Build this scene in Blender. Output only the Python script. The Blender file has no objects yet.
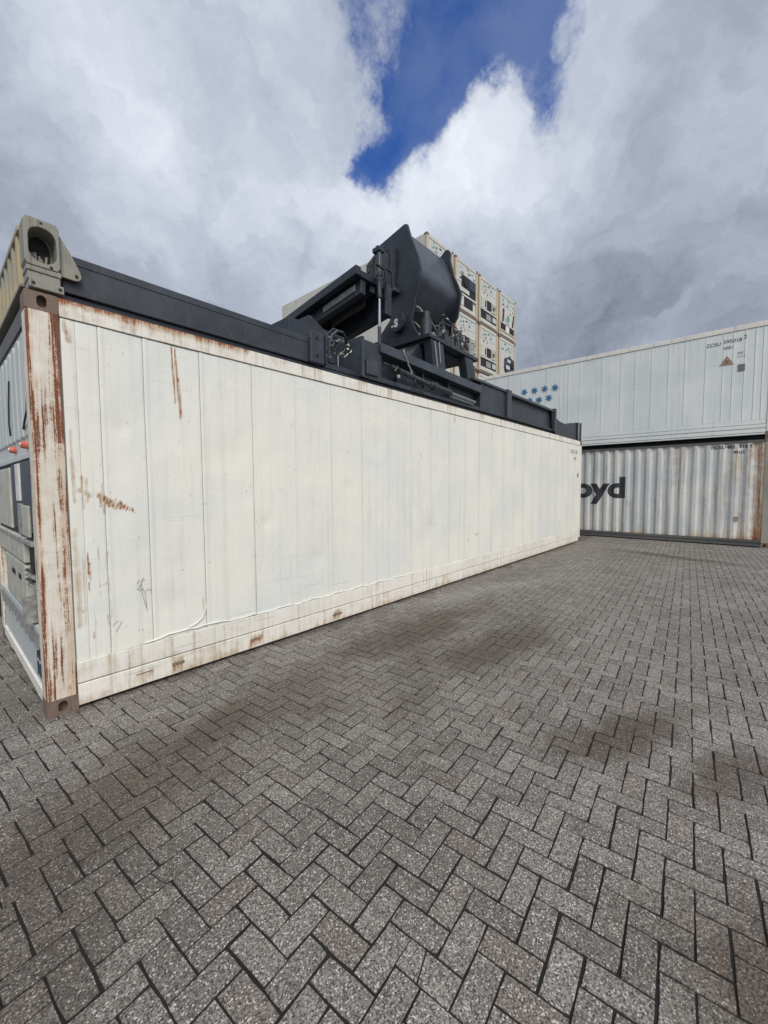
import bpy, bmesh, math, random
from mathutils import Vector, Matrix, noise
random.seed(7)
R = random.Random(11)
sc = bpy.context.scene
COL = sc.collection

# ------------------------------------------------------------------ camera
F, YAW, PITCH, ROLL = 404.686, 0.724504, -0.060049, -0.004424
CAM = Vector((-0.481, -3.538, 1.591))
fw = Vector((math.cos(PITCH)*math.cos(YAW), math.cos(PITCH)*math.sin(YAW), math.sin(PITCH)))
rt0 = Vector((math.sin(YAW), -math.cos(YAW), 0)); up0 = rt0.cross(fw)
rt = rt0*math.cos(ROLL) + up0*math.sin(ROLL); up = up0*math.cos(ROLL) - rt0*math.sin(ROLL)
cd = bpy.data.cameras.new('camera'); cam = bpy.data.objects.new('camera', cd); COL.objects.link(cam)
m = Matrix((rt, up, -fw)).transposed().to_4x4(); m.translation = CAM
cam.matrix_world = m
cd.sensor_fit = 'VERTICAL'; cd.sensor_height = 36; cd.sensor_width = 27; cd.lens = F/1024*36
cd.clip_start = 0.05; cd.clip_end = 3000
sc.camera = cam
def project(p):
    d = p-CAM; z = d.dot(fw)
    if z < .05: return None
    return 384+F*d.dot(rt)/z, 512-F*d.dot(up)/z, z

# ------------------------------------------------------------------ node helper
class NT:
    def __init__(s, tree): s.t = tree; s.t.nodes.clear()
    def n(s, typ, out=0, props=None, **kw):
        nd = s.t.nodes.new(typ)
        for k, v in (props or {}).items(): setattr(nd, k, v)
        for k, v in kw.items():
            key = int(k[1:]) if k[0] == 'i' and k[1:].isdigit() else k.replace('_', ' ')
            s.set(nd.inputs[key], v)
        return nd if out is None else nd.outputs[out]
    def set(s, inp, v):
        if isinstance(v, bpy.types.NodeSocket): s.t.links.new(v, inp)
        else:
            if inp.type == 'RGBA' and len(v) == 3: v = (*v, 1)
            inp.default_value = v
    def m(s, op, a, b=0., c=0., clamp=False):
        return s.n('ShaderNodeMath', props=dict(operation=op, use_clamp=clamp), i0=a, i1=b, i2=c)
    def vm(s, op, a, b=(0, 0, 0), out=0):
        return s.n('ShaderNodeVectorMath', out=out, props=dict(operation=op), i0=a, i1=b)
    def noise(s, vec, scale, detail=4, rough=.55, dist=0.):
        return s.n('ShaderNodeTexNoise', Vector=vec, Scale=scale, Detail=detail, Roughness=rough, Distortion=dist)
    def mix(s, f, a, b, blend='MIX'):
        nd = s.t.nodes.new('ShaderNodeMix'); nd.data_type = 'RGBA'; nd.blend_type = blend
        s.set(nd.inputs[0], f); s.set(nd.inputs[6], a); s.set(nd.inputs[7], b); return nd.outputs[2]
    def ss(s, x, a, b, lo=0., hi=1.):
        nd = s.n('ShaderNodeMapRange', out=None, props=dict(interpolation_type='SMOOTHSTEP'))
        s.set(nd.inputs[0], x)
        for i, v in ((1, a), (2, b), (3, lo), (4, hi)): nd.inputs[i].default_value = v
        return nd.outputs[0]
    def scale(s, vec, xyz): return s.vm('MULTIPLY', vec, xyz)

# ------------------------------------------------------------------ world
w = bpy.data.worlds.new('World'); sc.world = w; w.use_nodes = True
SUN_DIR = Vector((-.36, -.74, .82)).normalized()
g = NT(w.node_tree)
sky = g.n('ShaderNodeTexSky', props=dict(sky_type='NISHITA', sun_disc=False,
        sun_elevation=math.asin(SUN_DIR.z), sun_rotation=math.atan2(SUN_DIR.x, SUN_DIR.y), altitude=0, air_density=1.0, dust_density=.4, ozone_density=3.0))
dirv = g.vm('NORMALIZE', g.n('ShaderNodeTexCoord', out=0))
nz = g.n('ShaderNodeTexNoise', out=1, Vector=dirv, Scale=5.0, Detail=7., Roughness=.62)
warp = g.vm('NORMALIZE', g.vm('ADD', dirv, g.vm('MULTIPLY', g.vm('SUBTRACT', nz, (.5, .5, .5)), (.30, .30, .30))))
def blobs(lst):
    tot = None
    for d, k, a in lst:
        dv = Vector(d).normalized()
        e = g.m('EXPONENT', g.m('MULTIPLY', g.m('SUBTRACT', g.vm('DOT_PRODUCT', warp, tuple(dv), out=1), 1.), k))
        e = g.m('MULTIPLY', e, a)
        tot = e if tot is None else g.m('ADD', tot, e)
    return tot
hole = blobs([((.548, .410, .731), 170, 1.1), ((.606, .400, .684), 190, 1.15), ((.618, .452, .64), 260, .95), ((.600, .51, .60), 900, .9),
              ((.645, .285, .710), 420, .95), ((.708, .262, .655), 600, .8), ((.622, .325, .72), 170, .8), ((.480, .600, .642), 900, .22),
              ((.69, .40, .615), 300, -.6), ((.72, .17, .67), 300, -.6), ((.66, .335, .67), 900, -.2), ((.70, .33, .63), 500, -.4), ((.60, .36, .72), 2000, -.35), ((.52, .50, .69), 200, -.45),
              ((-.7, -.1, .75), 30, .9), ((.1, -.8, .9), 20, .7), ((-.3, .6, .8), 60, .8)])
nh = g.noise(warp, 4.2, 9, .66)
hole = g.m('ADD', hole, g.m('MULTIPLY', g.m('SUBTRACT', g.noise(dirv, 13., 8, .7, .6), .5), .9))
hm = g.ss(g.m('ADD', hole, g.m('MULTIPLY', g.m('SUBTRACT', nh, .5), 2.0)), .14, 1.22)
bright = blobs([((.222, .715, .663), 30, .06), ((.157, .76, .63), 120, .26), ((.28, .79, .54), 160, .16), ((.40, .56, .72), 120, .12), ((.53, .655, .53), 60, .16), ((.62, .56, .54), 120, .26), ((.765, .345, .555), 70, .15), ((.70, .43, .57), 160, .22),
                ((.77, .18, .62), 50, .13), ((.90, .09, .43), 120, .10), ((.133, .862, .488), 60, .05),
                ((.79, .02, .62), 60, -.16), ((.20, .80, .57), 90, -.10), ((.46, .60, .66), 60, -.08), ((.92, .22, .33), 30, -.14), ((.86, .25, .40), 60, -.10), ((.96, .02, .31), 60, -.08),
                ((.45, .74, .49), 90, -.04), ((-.36, -.74, .82), 2.2, .60)])
n2 = g.noise(g.scale(warp, (1, 1, 1.6)), 3.2, 9, .60)
n3 = g.noise(warp, 11., 6, .6)
b = g.m('ADD', g.m('ADD', bright, .405), g.m('ADD', g.m('MULTIPLY', g.m('SUBTRACT', n2, .5), 1.05), g.m('MULTIPLY', g.m('SUBTRACT', n3, .5), .22)))
ramp = g.n('ShaderNodeValToRGB', Fac=b); cr = ramp.node.color_ramp
cr.elements[0].position = .05; cr.elements[0].color = (.150, .175, .225, 1)
cr.elements[1].position = .98; cr.elements[1].color = (.76, .80, .86, 1)
for pos, c in ((.30, (.29, .325, .40, 1)), (.55, (.44, .485, .575, 1)), (.75, (.58, .62, .70, 1))):
    e = cr.elements.new(pos); e.color = c
skyc = g.mix(1., sky, (.34, .66, 1.22), 'MULTIPLY')
cl10 = g.mix(1., ramp, (10, 10, 10), 'MULTIPLY')
veil = g.ss(g.noise(g.vm('ADD', dirv, g.vm('MULTIPLY', g.vm('SUBTRACT', nz, (.5, .5, .5)), (.10, .10, .10))), 5.5, 8, .58), .36, .70)
hm = g.m('MULTIPLY', hm, g.m('SUBTRACT', 1., g.m('MULTIPLY', veil, .16)))
outc = g.mix(hm, cl10, skyc)
bg = g.n('ShaderNodeBackground', Color=outc, Strength=.10)
g.t.links.new(bg, g.n('ShaderNodeOutputWorld', out=None).inputs[0])

sl = bpy.data.lights.new('sun', 'SUN'); sl.energy = 2.3; sl.angle = math.radians(24); sl.color = (1., .95, .87)
so = bpy.data.objects.new('sun', sl); COL.objects.link(so); so.rotation_euler = (-SUN_DIR).to_track_quat('-Z', 'Y').to_euler()
sc.view_settings.view_transform = 'Standard'; sc.view_settings.look = 'None'
sc.view_settings.exposure = 0.2; sc.view_settings.gamma = 1.0; sc.view_settings.use_curve_mapping = False
sc.render.engine = 'CYCLES'

# ------------------------------------------------------------------ materials
def new_mat(name):
    mt = bpy.data.materials.new(name); mt.use_nodes = True; return mt, NT(mt.node_tree)
def finish(g, color, rough, bump=None, metallic=0., spec=.5, bstr=.3, bdist=.01):
    kw = dict(Base_Color=color, Roughness=rough, Metallic=metallic)
    p = g.n('ShaderNodeBsdfPrincipled', out=None, **kw); p.inputs['Specular IOR Level'].default_value = spec
    if bump is not None:
        g.set(p.inputs['Normal'], g.n('ShaderNodeBump', Height=bump, Strength=bstr, Distance=bdist))
    g.t.links.new(p.outputs[0], g.n('ShaderNodeOutputMaterial', out=None).inputs[0])
def painted(name, base, base2, bias=0., rstreak=0., tanm=.75, vary=0., rustc=(.16, .052, .022), tan=(.42, .30, .17), rough=.55, streak=.5, scratch=.25, dirt=.35, dirtc=(.25, .23, .20), scale=1., fine=.5):
    """old container paint: faded, streaked, rusting where the attribute 'rust' says and at random"""
    mt, g = new_mat(name)
    co = g.n('ShaderNodeTexCoord', out=3)
    at = g.n('ShaderNodeAttribute', out=2, props=dict(attribute_name='rust'))
    oi = g.n('ShaderNodeObjectInfo', out=5)
    off = g.vm('ADD', co, g.n('ShaderNodeCombineXYZ', X=g.m('MULTIPLY', oi, vary), Y=0., Z=0.))
    nA = g.noise(off, .9*scale, 5, .6)
    nS = g.noise(g.scale(off, (14*scale, 14*scale, .55*scale)), 1., 5, .6)
    nS2 = g.noise(g.scale(off, (70*scale, 70*scale, 1.6*scale)), 1., 4, .6)
    nF = g.noise(off, 26*scale, 6, .7)
    nM = g.noise(off, 6*scale, 6, .68)
    c = g.mix(g.ss(nA, .35, .68), base, base2)
    c = g.mix(g.m('MULTIPLY', g.ss(nS, .50, .80), dirt*streak*1.3), c, dirtc)
    c = g.mix(g.m('MULTIPLY', g.ss(nS2, .56, .80), dirt*.7), c, dirtc)
    c = g.mix(g.m('MULTIPLY', g.ss(nF, .60, .72), dirt*.8), c, dirtc)
    c = g.mix(g.m('MULTIPLY', g.ss(nM, .30, .42, 1., 0.), dirt*.45), c, (min(1, base[0]*1.1), min(1, base[1]*1.1), min(1, base[2]*1.12)))
    nH = g.noise(g.scale(off, (1.6*scale, 1.6*scale, 55*scale)), 1., 3, .5, .4)
    c = g.mix(g.m('MULTIPLY', g.m('MULTIPLY', g.ss(nH, .645, .69), g.ss(nA, .42, .58)), scratch), c, dirtc)
    nK = g.noise(g.scale(off, (60*scale, 60*scale, 22*scale)), 1., 2, .5)
    c = g.mix(g.m('MULTIPLY', g.m('MULTIPLY', g.ss(nK, .71, .76), g.ss(nM, .45, .60)), .8), c, (.10, .085, .075))
    s1 = g.m('ADD', g.m('ADD', at, bias), g.m('MULTIPLY', g.m('SUBTRACT', g.m('ADD', g.m('MULTIPLY', nM, .55), g.m('MULTIPLY', nS, .45)), .5), 1.5))
    c = g.mix(g.m('MULTIPLY', g.ss(s1, .22, .62), tanm), c, tan)
    s2 = g.m('ADD', g.m('ADD', at, bias), g.m('MULTIPLY', g.m('SUBTRACT', g.m('ADD', g.m('MULTIPLY', nF, .45), g.m('ADD', g.m('MULTIPLY', nM, .25), g.m('MULTIPLY', nS2, .30))), .5), 2.1))
    s2 = g.m('ADD', s2, g.m('MULTIPLY', g.m('SUBTRACT', nS, .5), rstreak))
    rm = g.ss(s2, .54, .80)
    rc = g.mix(g.ss(nF, .40, .62), rustc, (rustc[0]*2.1, rustc[1]*2.1, rustc[2]*1.8))
    c = g.mix(rm, c, rc)
    ro = g.m('ADD', rough, g.m('MULTIPLY', rm, .3), clamp=True)
    h = g.m('ADD', g.m('MULTIPLY', rm, -.6), g.m('ADD', g.m('MULTIPLY', nF, fine*.5), g.m('MULTIPLY', nS2, fine*.25)))
    finish(g, c, ro, h, bstr=.35, bdist=.004)
    return mt
WHITE = painted('white_reefer_paint', (.77, .75, .675), (.69, .705, .67), bias=.035, rough=.46, dirt=.42, dirtc=(.38, .37, .32), scratch=.35)
CREAM = painted('aged_cream_rail_paint', (.76, .735, .67), (.70, .68, .62), bias=.15, dirt=1.0, dirtc=(.33, .27, .19), scale=1.6, scratch=.5, rstreak=.8)
POST = painted('rust_streaked_post_paint', (.74, .70, .61), (.62, .59, .52), bias=.30, rstreak=3.0, tanm=.42, dirt=1.2, dirtc=(.22, .18, .12), rustc=(.12, .042, .022), tan=(.46, .24, .09), fine=1.6, scale=2.4, scratch=.6)
ENDW = painted('grey_end_wall_paint', (.50, .53, .52), (.44, .49, .50), bias=.04, dirt=.6, dirtc=(.16, .16, .15))
CWHITE = painted('cool_white_paint', (.70, .73, .71), (.62, .66, .655), bias=.03, dirt=.5, dirtc=(.28, .28, .27))
BGREY = painted('pale_corrugated_paint', (.60, .60, .57), (.47, .50, .51), bias=.14, rstreak=.9, dirt=1.15, dirtc=(.20, .19, .16))
TWHITE = painted('stacked_reefer_paint', (.56, .55, .49), (.50, .51, .49), bias=.17, dirt=1.1, dirtc=(.20, .18, .15), scale=1.0, vary=60., rstreak=.8)
TPOST = painted('stacked_reefer_post_paint', (.56, .47, .34), (.48, .42, .32), bias=.28, rstreak=1.5, vary=60., dirt=.9, dirtc=(.22, .17, .10), scale=.7)
CAST = painted('rusty_casting_steel', (.13, .088, .070), (.20, .145, .115), tanm=.45, bias=.50, rstreak=.8, dirt=1.1, dirtc=(.06, .045, .04), rustc=(.075, .030, .020), tan=(.21, .155, .12), rough=.75, scale=2., fine=1.5)
HINGE = painted('weathered_grey_casting', (.27, .265, .23), (.20, .20, .175), bias=.27, rstreak=1., tanm=.3, dirt=1.5, dirtc=(.07, .066, .055), rough=.7, scale=2.5, fine=2.)
YELW = painted('faded_yellow_grey_paint', (.44, .36, .17), (.27, .26, .21), bias=.25, tanm=.5, dirt=1.3, dirtc=(.17, .16, .12), tan=(.40, .30, .12), scale=1.5)
def plain(name, col, rough=.5, metallic=0., var=.25, ns=8., spec=.5, bst=.2, dust=0.):
    mt, g = new_mat(name)
    co = g.n('ShaderNodeTexCoord', out=3)
    n1 = g.noise(co, ns, 6, .65); n2 = g.noise(co, ns*7, 4, .6)
    f = g.m('ADD', g.m('MULTIPLY', n1, .7), g.m('MULTIPLY', n2, .3))
    c = g.mix(g.ss(f, .35, .65), tuple(x*(1-var) for x in col), tuple(min(1, x*(1+var)) for x in col))
    if dust:       # pale dust lying on upward faces, scuffs and runs
        nrm = g.n('ShaderNodeSeparateXYZ', out=2, Vector=g.n('ShaderNodeNewGeometry', out=1))
        c = g.mix(g.m('MULTIPLY', g.m('MULTIPLY', g.ss(nrm, .3, .95), g.ss(n1, .35, .65)), dust), c, (.16, .155, .14))
        n3_ = g.noise(g.scale(co, (22, 22, 1.5)), 1., 5, .65); n4_ = g.noise(co, 40., 5, .75)
        c = g.mix(g.m('MULTIPLY', g.ss(n3_, .55, .75), dust*.35), c, (.11, .11, .105))
        c = g.mix(g.m('MULTIPLY', g.ss(n4_, .66, .72), dust*.7), c, (.17, .165, .15))
    finish(g, c, g.m('ADD', rough-.08, g.m('MULTIPLY', n1, .16)), n2, metallic, spec, bst, .003)
    return mt
NAVY = plain('dark_machine_paint', (.018, .023, .033), .42, var=.35, ns=3., dust=.6)
NAVY2 = plain('dark_beam_paint', (.030, .036, .046), .48, var=.35, ns=2., dust=.6)
BLUEGREY = plain('blue_grey_machine_paint', (.040, .048, .062), .38, var=.3, ns=3., dust=.5)
BLACK = plain('black_recess', (.010, .010, .012), .7, ns=5)
RUBBER = plain('black_rubber', (.018, .018, .02), .5)
CHROME = plain('chromed_rod', (.42, .43, .44), .25, 1., var=.08, ns=20)
GALV = plain('dull_grey_steel', (.30, .30, .285), .6, .3, var=.35, ns=14)
BRASS = plain('fitting_steel', (.24, .23, .20), .35, .8, var=.3, ns=30)
ORANGE = plain('orange_plug_plastic', (.52, .13, .08), .55, var=.35, ns=30)
INK = plain('black_marking_paint', (.030, .033, .040), .55, var=.3, ns=12)
INKF = plain('faded_marking_paint', (.14, .14, .145), .6, var=.4, ns=25)
SCRIB = plain('grey_marker_ink', (.20, .20, .20), .6, var=.3)
BLUE = plain('blue_star_paint', (.045, .15, .30), .55, var=.35, ns=20)
BROWN = plain('brown_warning_paint', (.30, .21, .15), .6, var=.35, ns=20)
WPAINT = plain('white_marking_paint', (.62, .62, .60), .5, var=.1)
GREENP = plain('green_marking_paint', (.10, .28, .16), .5, var=.3)
DBLUE = plain('dark_blue_unit_paint', (.022, .035, .055), .5, var=.3)
BEIGE = plain('beige_unit_cover_paint', (.42, .42, .36), .55, var=.18, ns=6)
RAILD = painted('dark_grey_bottom_rail_paint', (.085, .088, .088), (.12, .12, .115), bias=.08, dirt=.7, dirtc=(.04, .04, .038), rough=.65)

def paver_mat():
    mt, g = new_mat('concrete_paver')
    pos = g.n('ShaderNodeNewGeometry', out=0)
    rnd = g.m('FRACT', g.m('ADD', g.n('ShaderNodeAttribute', out=2, props=dict(attribute_name='rnd')), g.m('MULTIPLY', g.n('ShaderNodeObjectInfo', out=5), 7.31)))
    r2 = g.m('FRACT', g.m('MULTIPLY', rnd, 13.7))
    base = g.mix(g.ss(rnd, .0, 1.), (.146, .131, .115), (.205, .187, .167))
    base = g.mix(g.m('MULTIPLY', g.ss(r2, .82, .98), .5), base, (.155, .122, .102))
    nb = g.noise(pos, .75, 5, .6)
    base = g.mix(g.ss(nb, .3, .7), g.mix(1., base, (.86, .85, .84), 'MULTIPLY'), g.mix(1., base, (1.12, 1.13, 1.14), 'MULTIPLY'))
    # aggregate: small light and dark grains
    v1 = g.n('ShaderNodeTexVoronoi', out=1, Vector=pos, Scale=210.)
    hue = g.n('ShaderNodeSeparateXYZ', out=0, Vector=v1)
    n4 = g.noise(pos, 120., 3, .7); n5 = g.noise(pos, 34., 5, .72)
    c = g.mix(g.ss(n4, .32, .68), g.mix(1., base, (.40, .40, .40), 'MULTIPLY'), g.mix(1., base, (1.55, 1.55, 1.53), 'MULTIPLY'))
    c = g.mix(g.m('MULTIPLY', g.ss(hue, .91, .95), .75), c, (.58, .56, .52))
    c = g.mix(g.m('MULTIPLY', g.ss(hue, .22, .12), .85), c, (.035, .034, .033))
    c = g.mix(g.m('MULTIPLY', g.ss(n5, .52, .66), .7), c, g.mix(1., c, (.55, .54, .52), 'MULTIPLY'))
    # oil and tyre stains lying on the paving
    wn = g.n('ShaderNodeTexNoise', out=1, Vector=pos, Scale=1.3, Detail=6., Roughness=.65)
    wp = g.vm('ADD', pos, g.scale(g.vm('SUBTRACT', wn, (.5, .5, .5)), (.9, .9, 0)))
    tot = None
    for x, y, rx, ry, an, a in [(.05, -1.2, 1.3, .60, 22, .72), (1.2, -.95, 1.5, .50, 3, .62), (-.35, -1.75, .7, .5, 30, .6), (2.3, -1.6, 1.2, .25, -35, .5), (3.9, -1.3, 1.6, .6, -15, .42), (-.6, .6, .8, .8, 0, .5), (1.15, -3.6, .5, .45, 0, .6), (.75, -.95, .75, .28, 25, .9), (1.35, -1.25, .5, .25, 10, .6), (.0, -1.45, .5, .18, 35, .55), (3.2, -.9, 1.5, .40, -8, .95), (3.3, -1.75, 1.1, .36, -15, .95), (2.5, -1.25, .8, .35, 10, .6),
                              (2.45, -3.0, .75, .20, -30, .85), (2.35, -3.55, .5, .18, -35, .8), (1.15, -3.72, .35, .3, 0, .9), (-.3, -1.75, .35, .2, 0, .5), (1.5, -2.2, .45, .12, -50, .5),
                              (10.6, -2.4, 1.8, .3, 75, .8), (6.5, -2.6, 2.0, .25, -12, .25), (1.9, -1.7, .5, .3, 20, .6)]:
        ca, sa = math.cos(math.radians(an)), math.sin(math.radians(an))
        d = g.vm('SUBTRACT', wp, (x, y, 0))
        u = g.vm('DOT_PRODUCT', d, (ca/rx, sa/rx, 0), out=1); v = g.vm('DOT_PRODUCT', d, (-sa/ry, ca/ry, 0), out=1)
        e = g.m('MULTIPLY', g.m('EXPONENT', g.m('MULTIPLY', g.m('ADD', g.m('MULTIPLY', u, u), g.m('MULTIPLY', v, v)), -1.)), a)
        tot = e if tot is None else g.m('MAXIMUM', tot, e)
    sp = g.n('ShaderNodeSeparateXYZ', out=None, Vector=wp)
    foot = g.m('MULTIPLY', g.ss(sp.outputs[1], -.16, .0), g.m('MULTIPLY', g.ss(sp.outputs[0], -.1, .2), .55))  # contact shadow and dirt along the container's foot, painted into the colour
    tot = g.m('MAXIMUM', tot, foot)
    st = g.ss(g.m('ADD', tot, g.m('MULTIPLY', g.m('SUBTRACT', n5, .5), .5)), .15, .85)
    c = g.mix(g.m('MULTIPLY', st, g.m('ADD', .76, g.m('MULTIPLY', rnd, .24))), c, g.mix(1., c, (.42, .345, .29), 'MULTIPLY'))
    # pale scuffed band half way along the white container
    d = g.vm('SUBTRACT', wp, (5.6, -.75, 0)); u = g.vm('DOT_PRODUCT', d, (.55, -.2, 0), out=1); v = g.vm('DOT_PRODUCT', d, (1.6, 5.2, 0), out=1)
    sc_ = g.m('EXPONENT', g.m('MULTIPLY', g.m('ADD', g.m('MULTIPLY', u, u), g.m('MULTIPLY', v, v)), -1.))
    c = g.mix(g.m('MULTIPLY', sc_, .35), c, (.30, .29, .27))
    h = g.m('ADD', g.m('MULTIPLY', n4, .6), g.m('MULTIPLY', n5, .8))
    finish(g, c, g.m('SUBTRACT', .86, g.m('MULTIPLY', st, .22)), h, bstr=.75, bdist=.004)
    return mt
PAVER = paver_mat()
def joint_mat():
    mt, g = new_mat('joint_sand')
    pos = g.n('ShaderNodeNewGeometry', out=0)
    n1 = g.noise(pos, 3., 5); n2 = g.noise(pos, 150., 4, .7)
    c = g.mix(g.ss(n1, .3, .7), (.005, .005, .0045), (.013, .012, .010))
    c = g.mix(g.ss(n2, .55, .8), c, (.035, .032, .027))
    finish(g, c, .95, n2, bstr=.6, bdist=.004); return mt
JOINT = joint_mat()
def yard_mat():
    mt, g = new_mat('distant_paved_yard')
    pos = g.n('ShaderNodeNewGeometry', out=0)
    n1 = g.noise(pos, .4, 6); n2 = g.noise(pos, 60., 4, .7)
    f = g.m('ADD', g.m('MULTIPLY', n1, .6), g.m('MULTIPLY', n2, .4))
    finish(g, g.mix(g.ss(f, .3, .7), (.14, .13, .12), (.19, .18, .17)), .9, n2); return mt
YARD = yard_mat()

# ------------------------------------------------------------------ mesh helpers
def tag(o, label=None, cat=None, group=None, kind=None):
    for k, v in (('label', label), ('category', cat), ('group', group), ('kind', kind)):
        if v: o[k] = v
    return o
def thing(name, label, cat, loc=(0, 0, 0), rz=0., group=None):
    o = bpy.data.objects.new(name, None); COL.objects.link(o); o.empty_display_size = .3
    o.location = loc; o.rotation_euler = (0, 0, rz); return tag(o, label, cat, group)
class MB:
    def __init__(s): s.v = []; s.f = []; s.r = []
    def add(s, vs, fs, r=None):
        k = len(s.v); s.v += [tuple(v) for v in vs]; s.f += [tuple(i+k for i in f) for f in fs]
        s.r += r if r is not None else [0.]*len(vs); return s
    def box(s, x0, x1, y0, y1, z0, z1):
        return s.add([(x, y, z) for x in (x0, x1) for y in (y0, y1) for z in (z0, z1)],
                     [(0, 1, 3, 2), (4, 6, 7, 5), (0, 4, 5, 1), (2, 3, 7, 6), (0, 2, 6, 4), (1, 5, 7, 3)])
    def prism(s, poly, axis, a, b):
        """poly in the two other axes (in x,y,z order), pushed from a to b along axis"""
        n = len(poly)
        def P(q, t):
            l = list(q); l.insert('xyz'.index(axis), t); return tuple(l)
        return s.add([P(q, a) for q in poly]+[P(q, b) for q in poly],
                     [tuple(range(n))[::-1], tuple(range(n, 2*n))]+[(i, (i+1) % n, n+(i+1) % n, n+i) for i in range(n)])
    def tube(s, pts, r, n=8, caps=True):
        pts = [Vector(p) for p in pts]; rs = r if isinstance(r, (list, tuple)) else [r]*len(pts)
        vs = []; fs = []; ref = Vector((0, 0, 1))
        for i, p in enumerate(pts):
            d = (pts[min(i+1, len(pts)-1)]-pts[max(i-1, 0)]).normalized()
            a = d.cross(ref)
            if a.length < .2: a = d.cross(Vector((1, 0, 0)))
            a.normalize(); b_ = d.cross(a); ref = -b_ if abs(b_.z) > .2 or True else ref
            ref = a.cross(d)
            for j in range(n):
                t = 2*math.pi*j/n; vs.append(p+a*(rs[i]*math.cos(t))+b_*(rs[i]*math.sin(t)))
        for i in range(len(pts)-1):
            for j in range(n): fs.append((i*n+j, i*n+(j+1) % n, (i+1)*n+(j+1) % n, (i+1)*n+j))
        if caps: fs += [tuple(range(n))[::-1], tuple((len(pts)-1)*n+j for j in range(n))]
        return s.add(vs, fs)
    def ringplate(s, outer, inner, axis, a, b, depth=None):
        """plate with a hole: outer and inner loops of equal length; hole walls run to depth and are closed there"""
        n = len(outer); dd = b if depth is None else depth
        def P(q, t):
            l = list(q); l.insert('xyz'.index(axis), t); return tuple(l)
        vs = [P(q, a) for q in outer]+[P(q, a) for q in inner]+[P(q, b) for q in outer]+[P(q, dd) for q in inner]
        fs = []
        for i in range(n):
            j = (i+1) % n
            fs += [(i, j, n+j, n+i), (i, 2*n+i, 2*n+j, j), (n+i, n+j, 3*n+j, 3*n+i)]
        fs += [tuple(range(2*n, 3*n)), tuple(range(3*n, 4*n))]
        return s.add(vs, fs)
    def obj(s, name, mat, parent=None, bevel=0, smooth=False, label=None, kind=None):
        me = bpy.data.meshes.new(name); me.from_pydata(s.v, [], s.f); me.materials.append(mat)
        if any(s.r):
            at = me.attributes.new('rust', 'FLOAT', 'POINT'); at.data.foreach_set('value', s.r)
        bm = bmesh.new(); bm.from_mesh(me); bmesh.ops.recalc_face_normals(bm, faces=bm.faces); bm.to_mesh(me); bm.free()
        if smooth:
            me.polygons.foreach_set('use_smooth', [True]*len(me.polygons))
            me.set_sharp_from_angle(angle=math.radians(38))
        o = bpy.data.objects.new(name, me); COL.objects.link(o)
        if parent: o.parent = parent
        if bevel:
            b_ = o.modifiers.new('edge', 'BEVEL'); b_.width = bevel; b_.segments = 2; b_.limit_method = 'ANGLE'; b_.angle_limit = math.radians(40)
        return tag(o, label, kind=kind)
def box(name, mat, parent, x0, x1, y0, y1, z0, z1, bevel=0, **k): return MB().box(x0, x1, y0, y1, z0, z1).obj(name, mat, parent, bevel, **k)
def copy_tree(o, parent=None):
    c = o.copy(); COL.objects.link(c)
    if parent: c.parent = parent
    for ch in list(o.children): copy_tree(ch, c)
    return c
def rrect(x0, x1, z0, z1, r, n=8):
    out = []
    for cx, cz, a0 in ((x1-r, z1-r, 0), (x0+r, z1-r, 90), (x0+r, z0+r, 180), (x1-r, z0+r, 270)):
        for i in range(n):
            a = math.radians(a0+90*i/(n-1)); out.append((cx+r*math.cos(a), cz+r*math.sin(a)))
    return out
def rayloop(x0, x1, z0, z1, r, n=40):
    """points of a rounded rectangle at n even angles round its middle"""
    cx, cz = (x0+x1)/2, (z0+z1)/2; hx, hz = (x1-x0)/2, (z1-z0)/2; out = []
    for i in range(n):
        t = 2*math.pi*i/n; c, s_ = math.cos(t), math.sin(t); k = 0; lo, hi = 0, 2*(hx+hz)
        for _ in range(30):
            m_ = (lo+hi)/2; qx, qz = abs(c*m_)-(hx-r), abs(s_*m_)-(hz-r)
            d = math.hypot(max(qx, 0), max(qz, 0))+min(max(qx, qz), 0)-r
            if d > 0: hi = m_
            else: lo = m_
        out.append((cx+c*lo, cz+s_*lo))
    return out
def seg_d(px, pz, a):
    x0, z0, x1, z1 = a; dx, dz = x1-x0, z1-z0; L = dx*dx+dz*dz
    t = 0 if L == 0 else max(0, min(1, ((px-x0)*dx+(pz-z0)*dz)/L))
    return math.hypot(px-x0-t*dx, pz-z0-t*dz)

def text_obj(body, size, mat, parent, name, place, offset=0., cuts=None, relief=None, bold=0.):
    """lettering as a thin painted sheet; place maps (u, v) in metres to a point"""
    cu = bpy.data.curves.new(name, 'FONT'); cu.body = body; cu.size = size; cu.offset = bold; cu.resolution_u = 4
    to = bpy.data.objects.new(name, cu); COL.objects.link(to)
    dg = bpy.context.evaluated_depsgraph_get(); me = bpy.data.meshes.new_from_object(to.evaluated_get(dg))
    bpy.data.objects.remove(to); me.name = name
    bm = bmesh.new(); bm.from_mesh(me)
    for c in (cuts or []):
        bmesh.ops.bisect_plane(bm, geom=bm.verts[:]+bm.edges[:]+bm.faces[:], plane_co=(c, 0, 0), plane_no=(1, 0, 0))
    for v in bm.verts: v.co = Vector(place(v.co.x, v.co.y))
    bm.to_mesh(me); bm.free(); me.materials.clear(); me.materials.append(mat)
    o = bpy.data.objects.new(name, me); COL.objects.link(o)
    if parent: o.parent = parent
    return o

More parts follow.
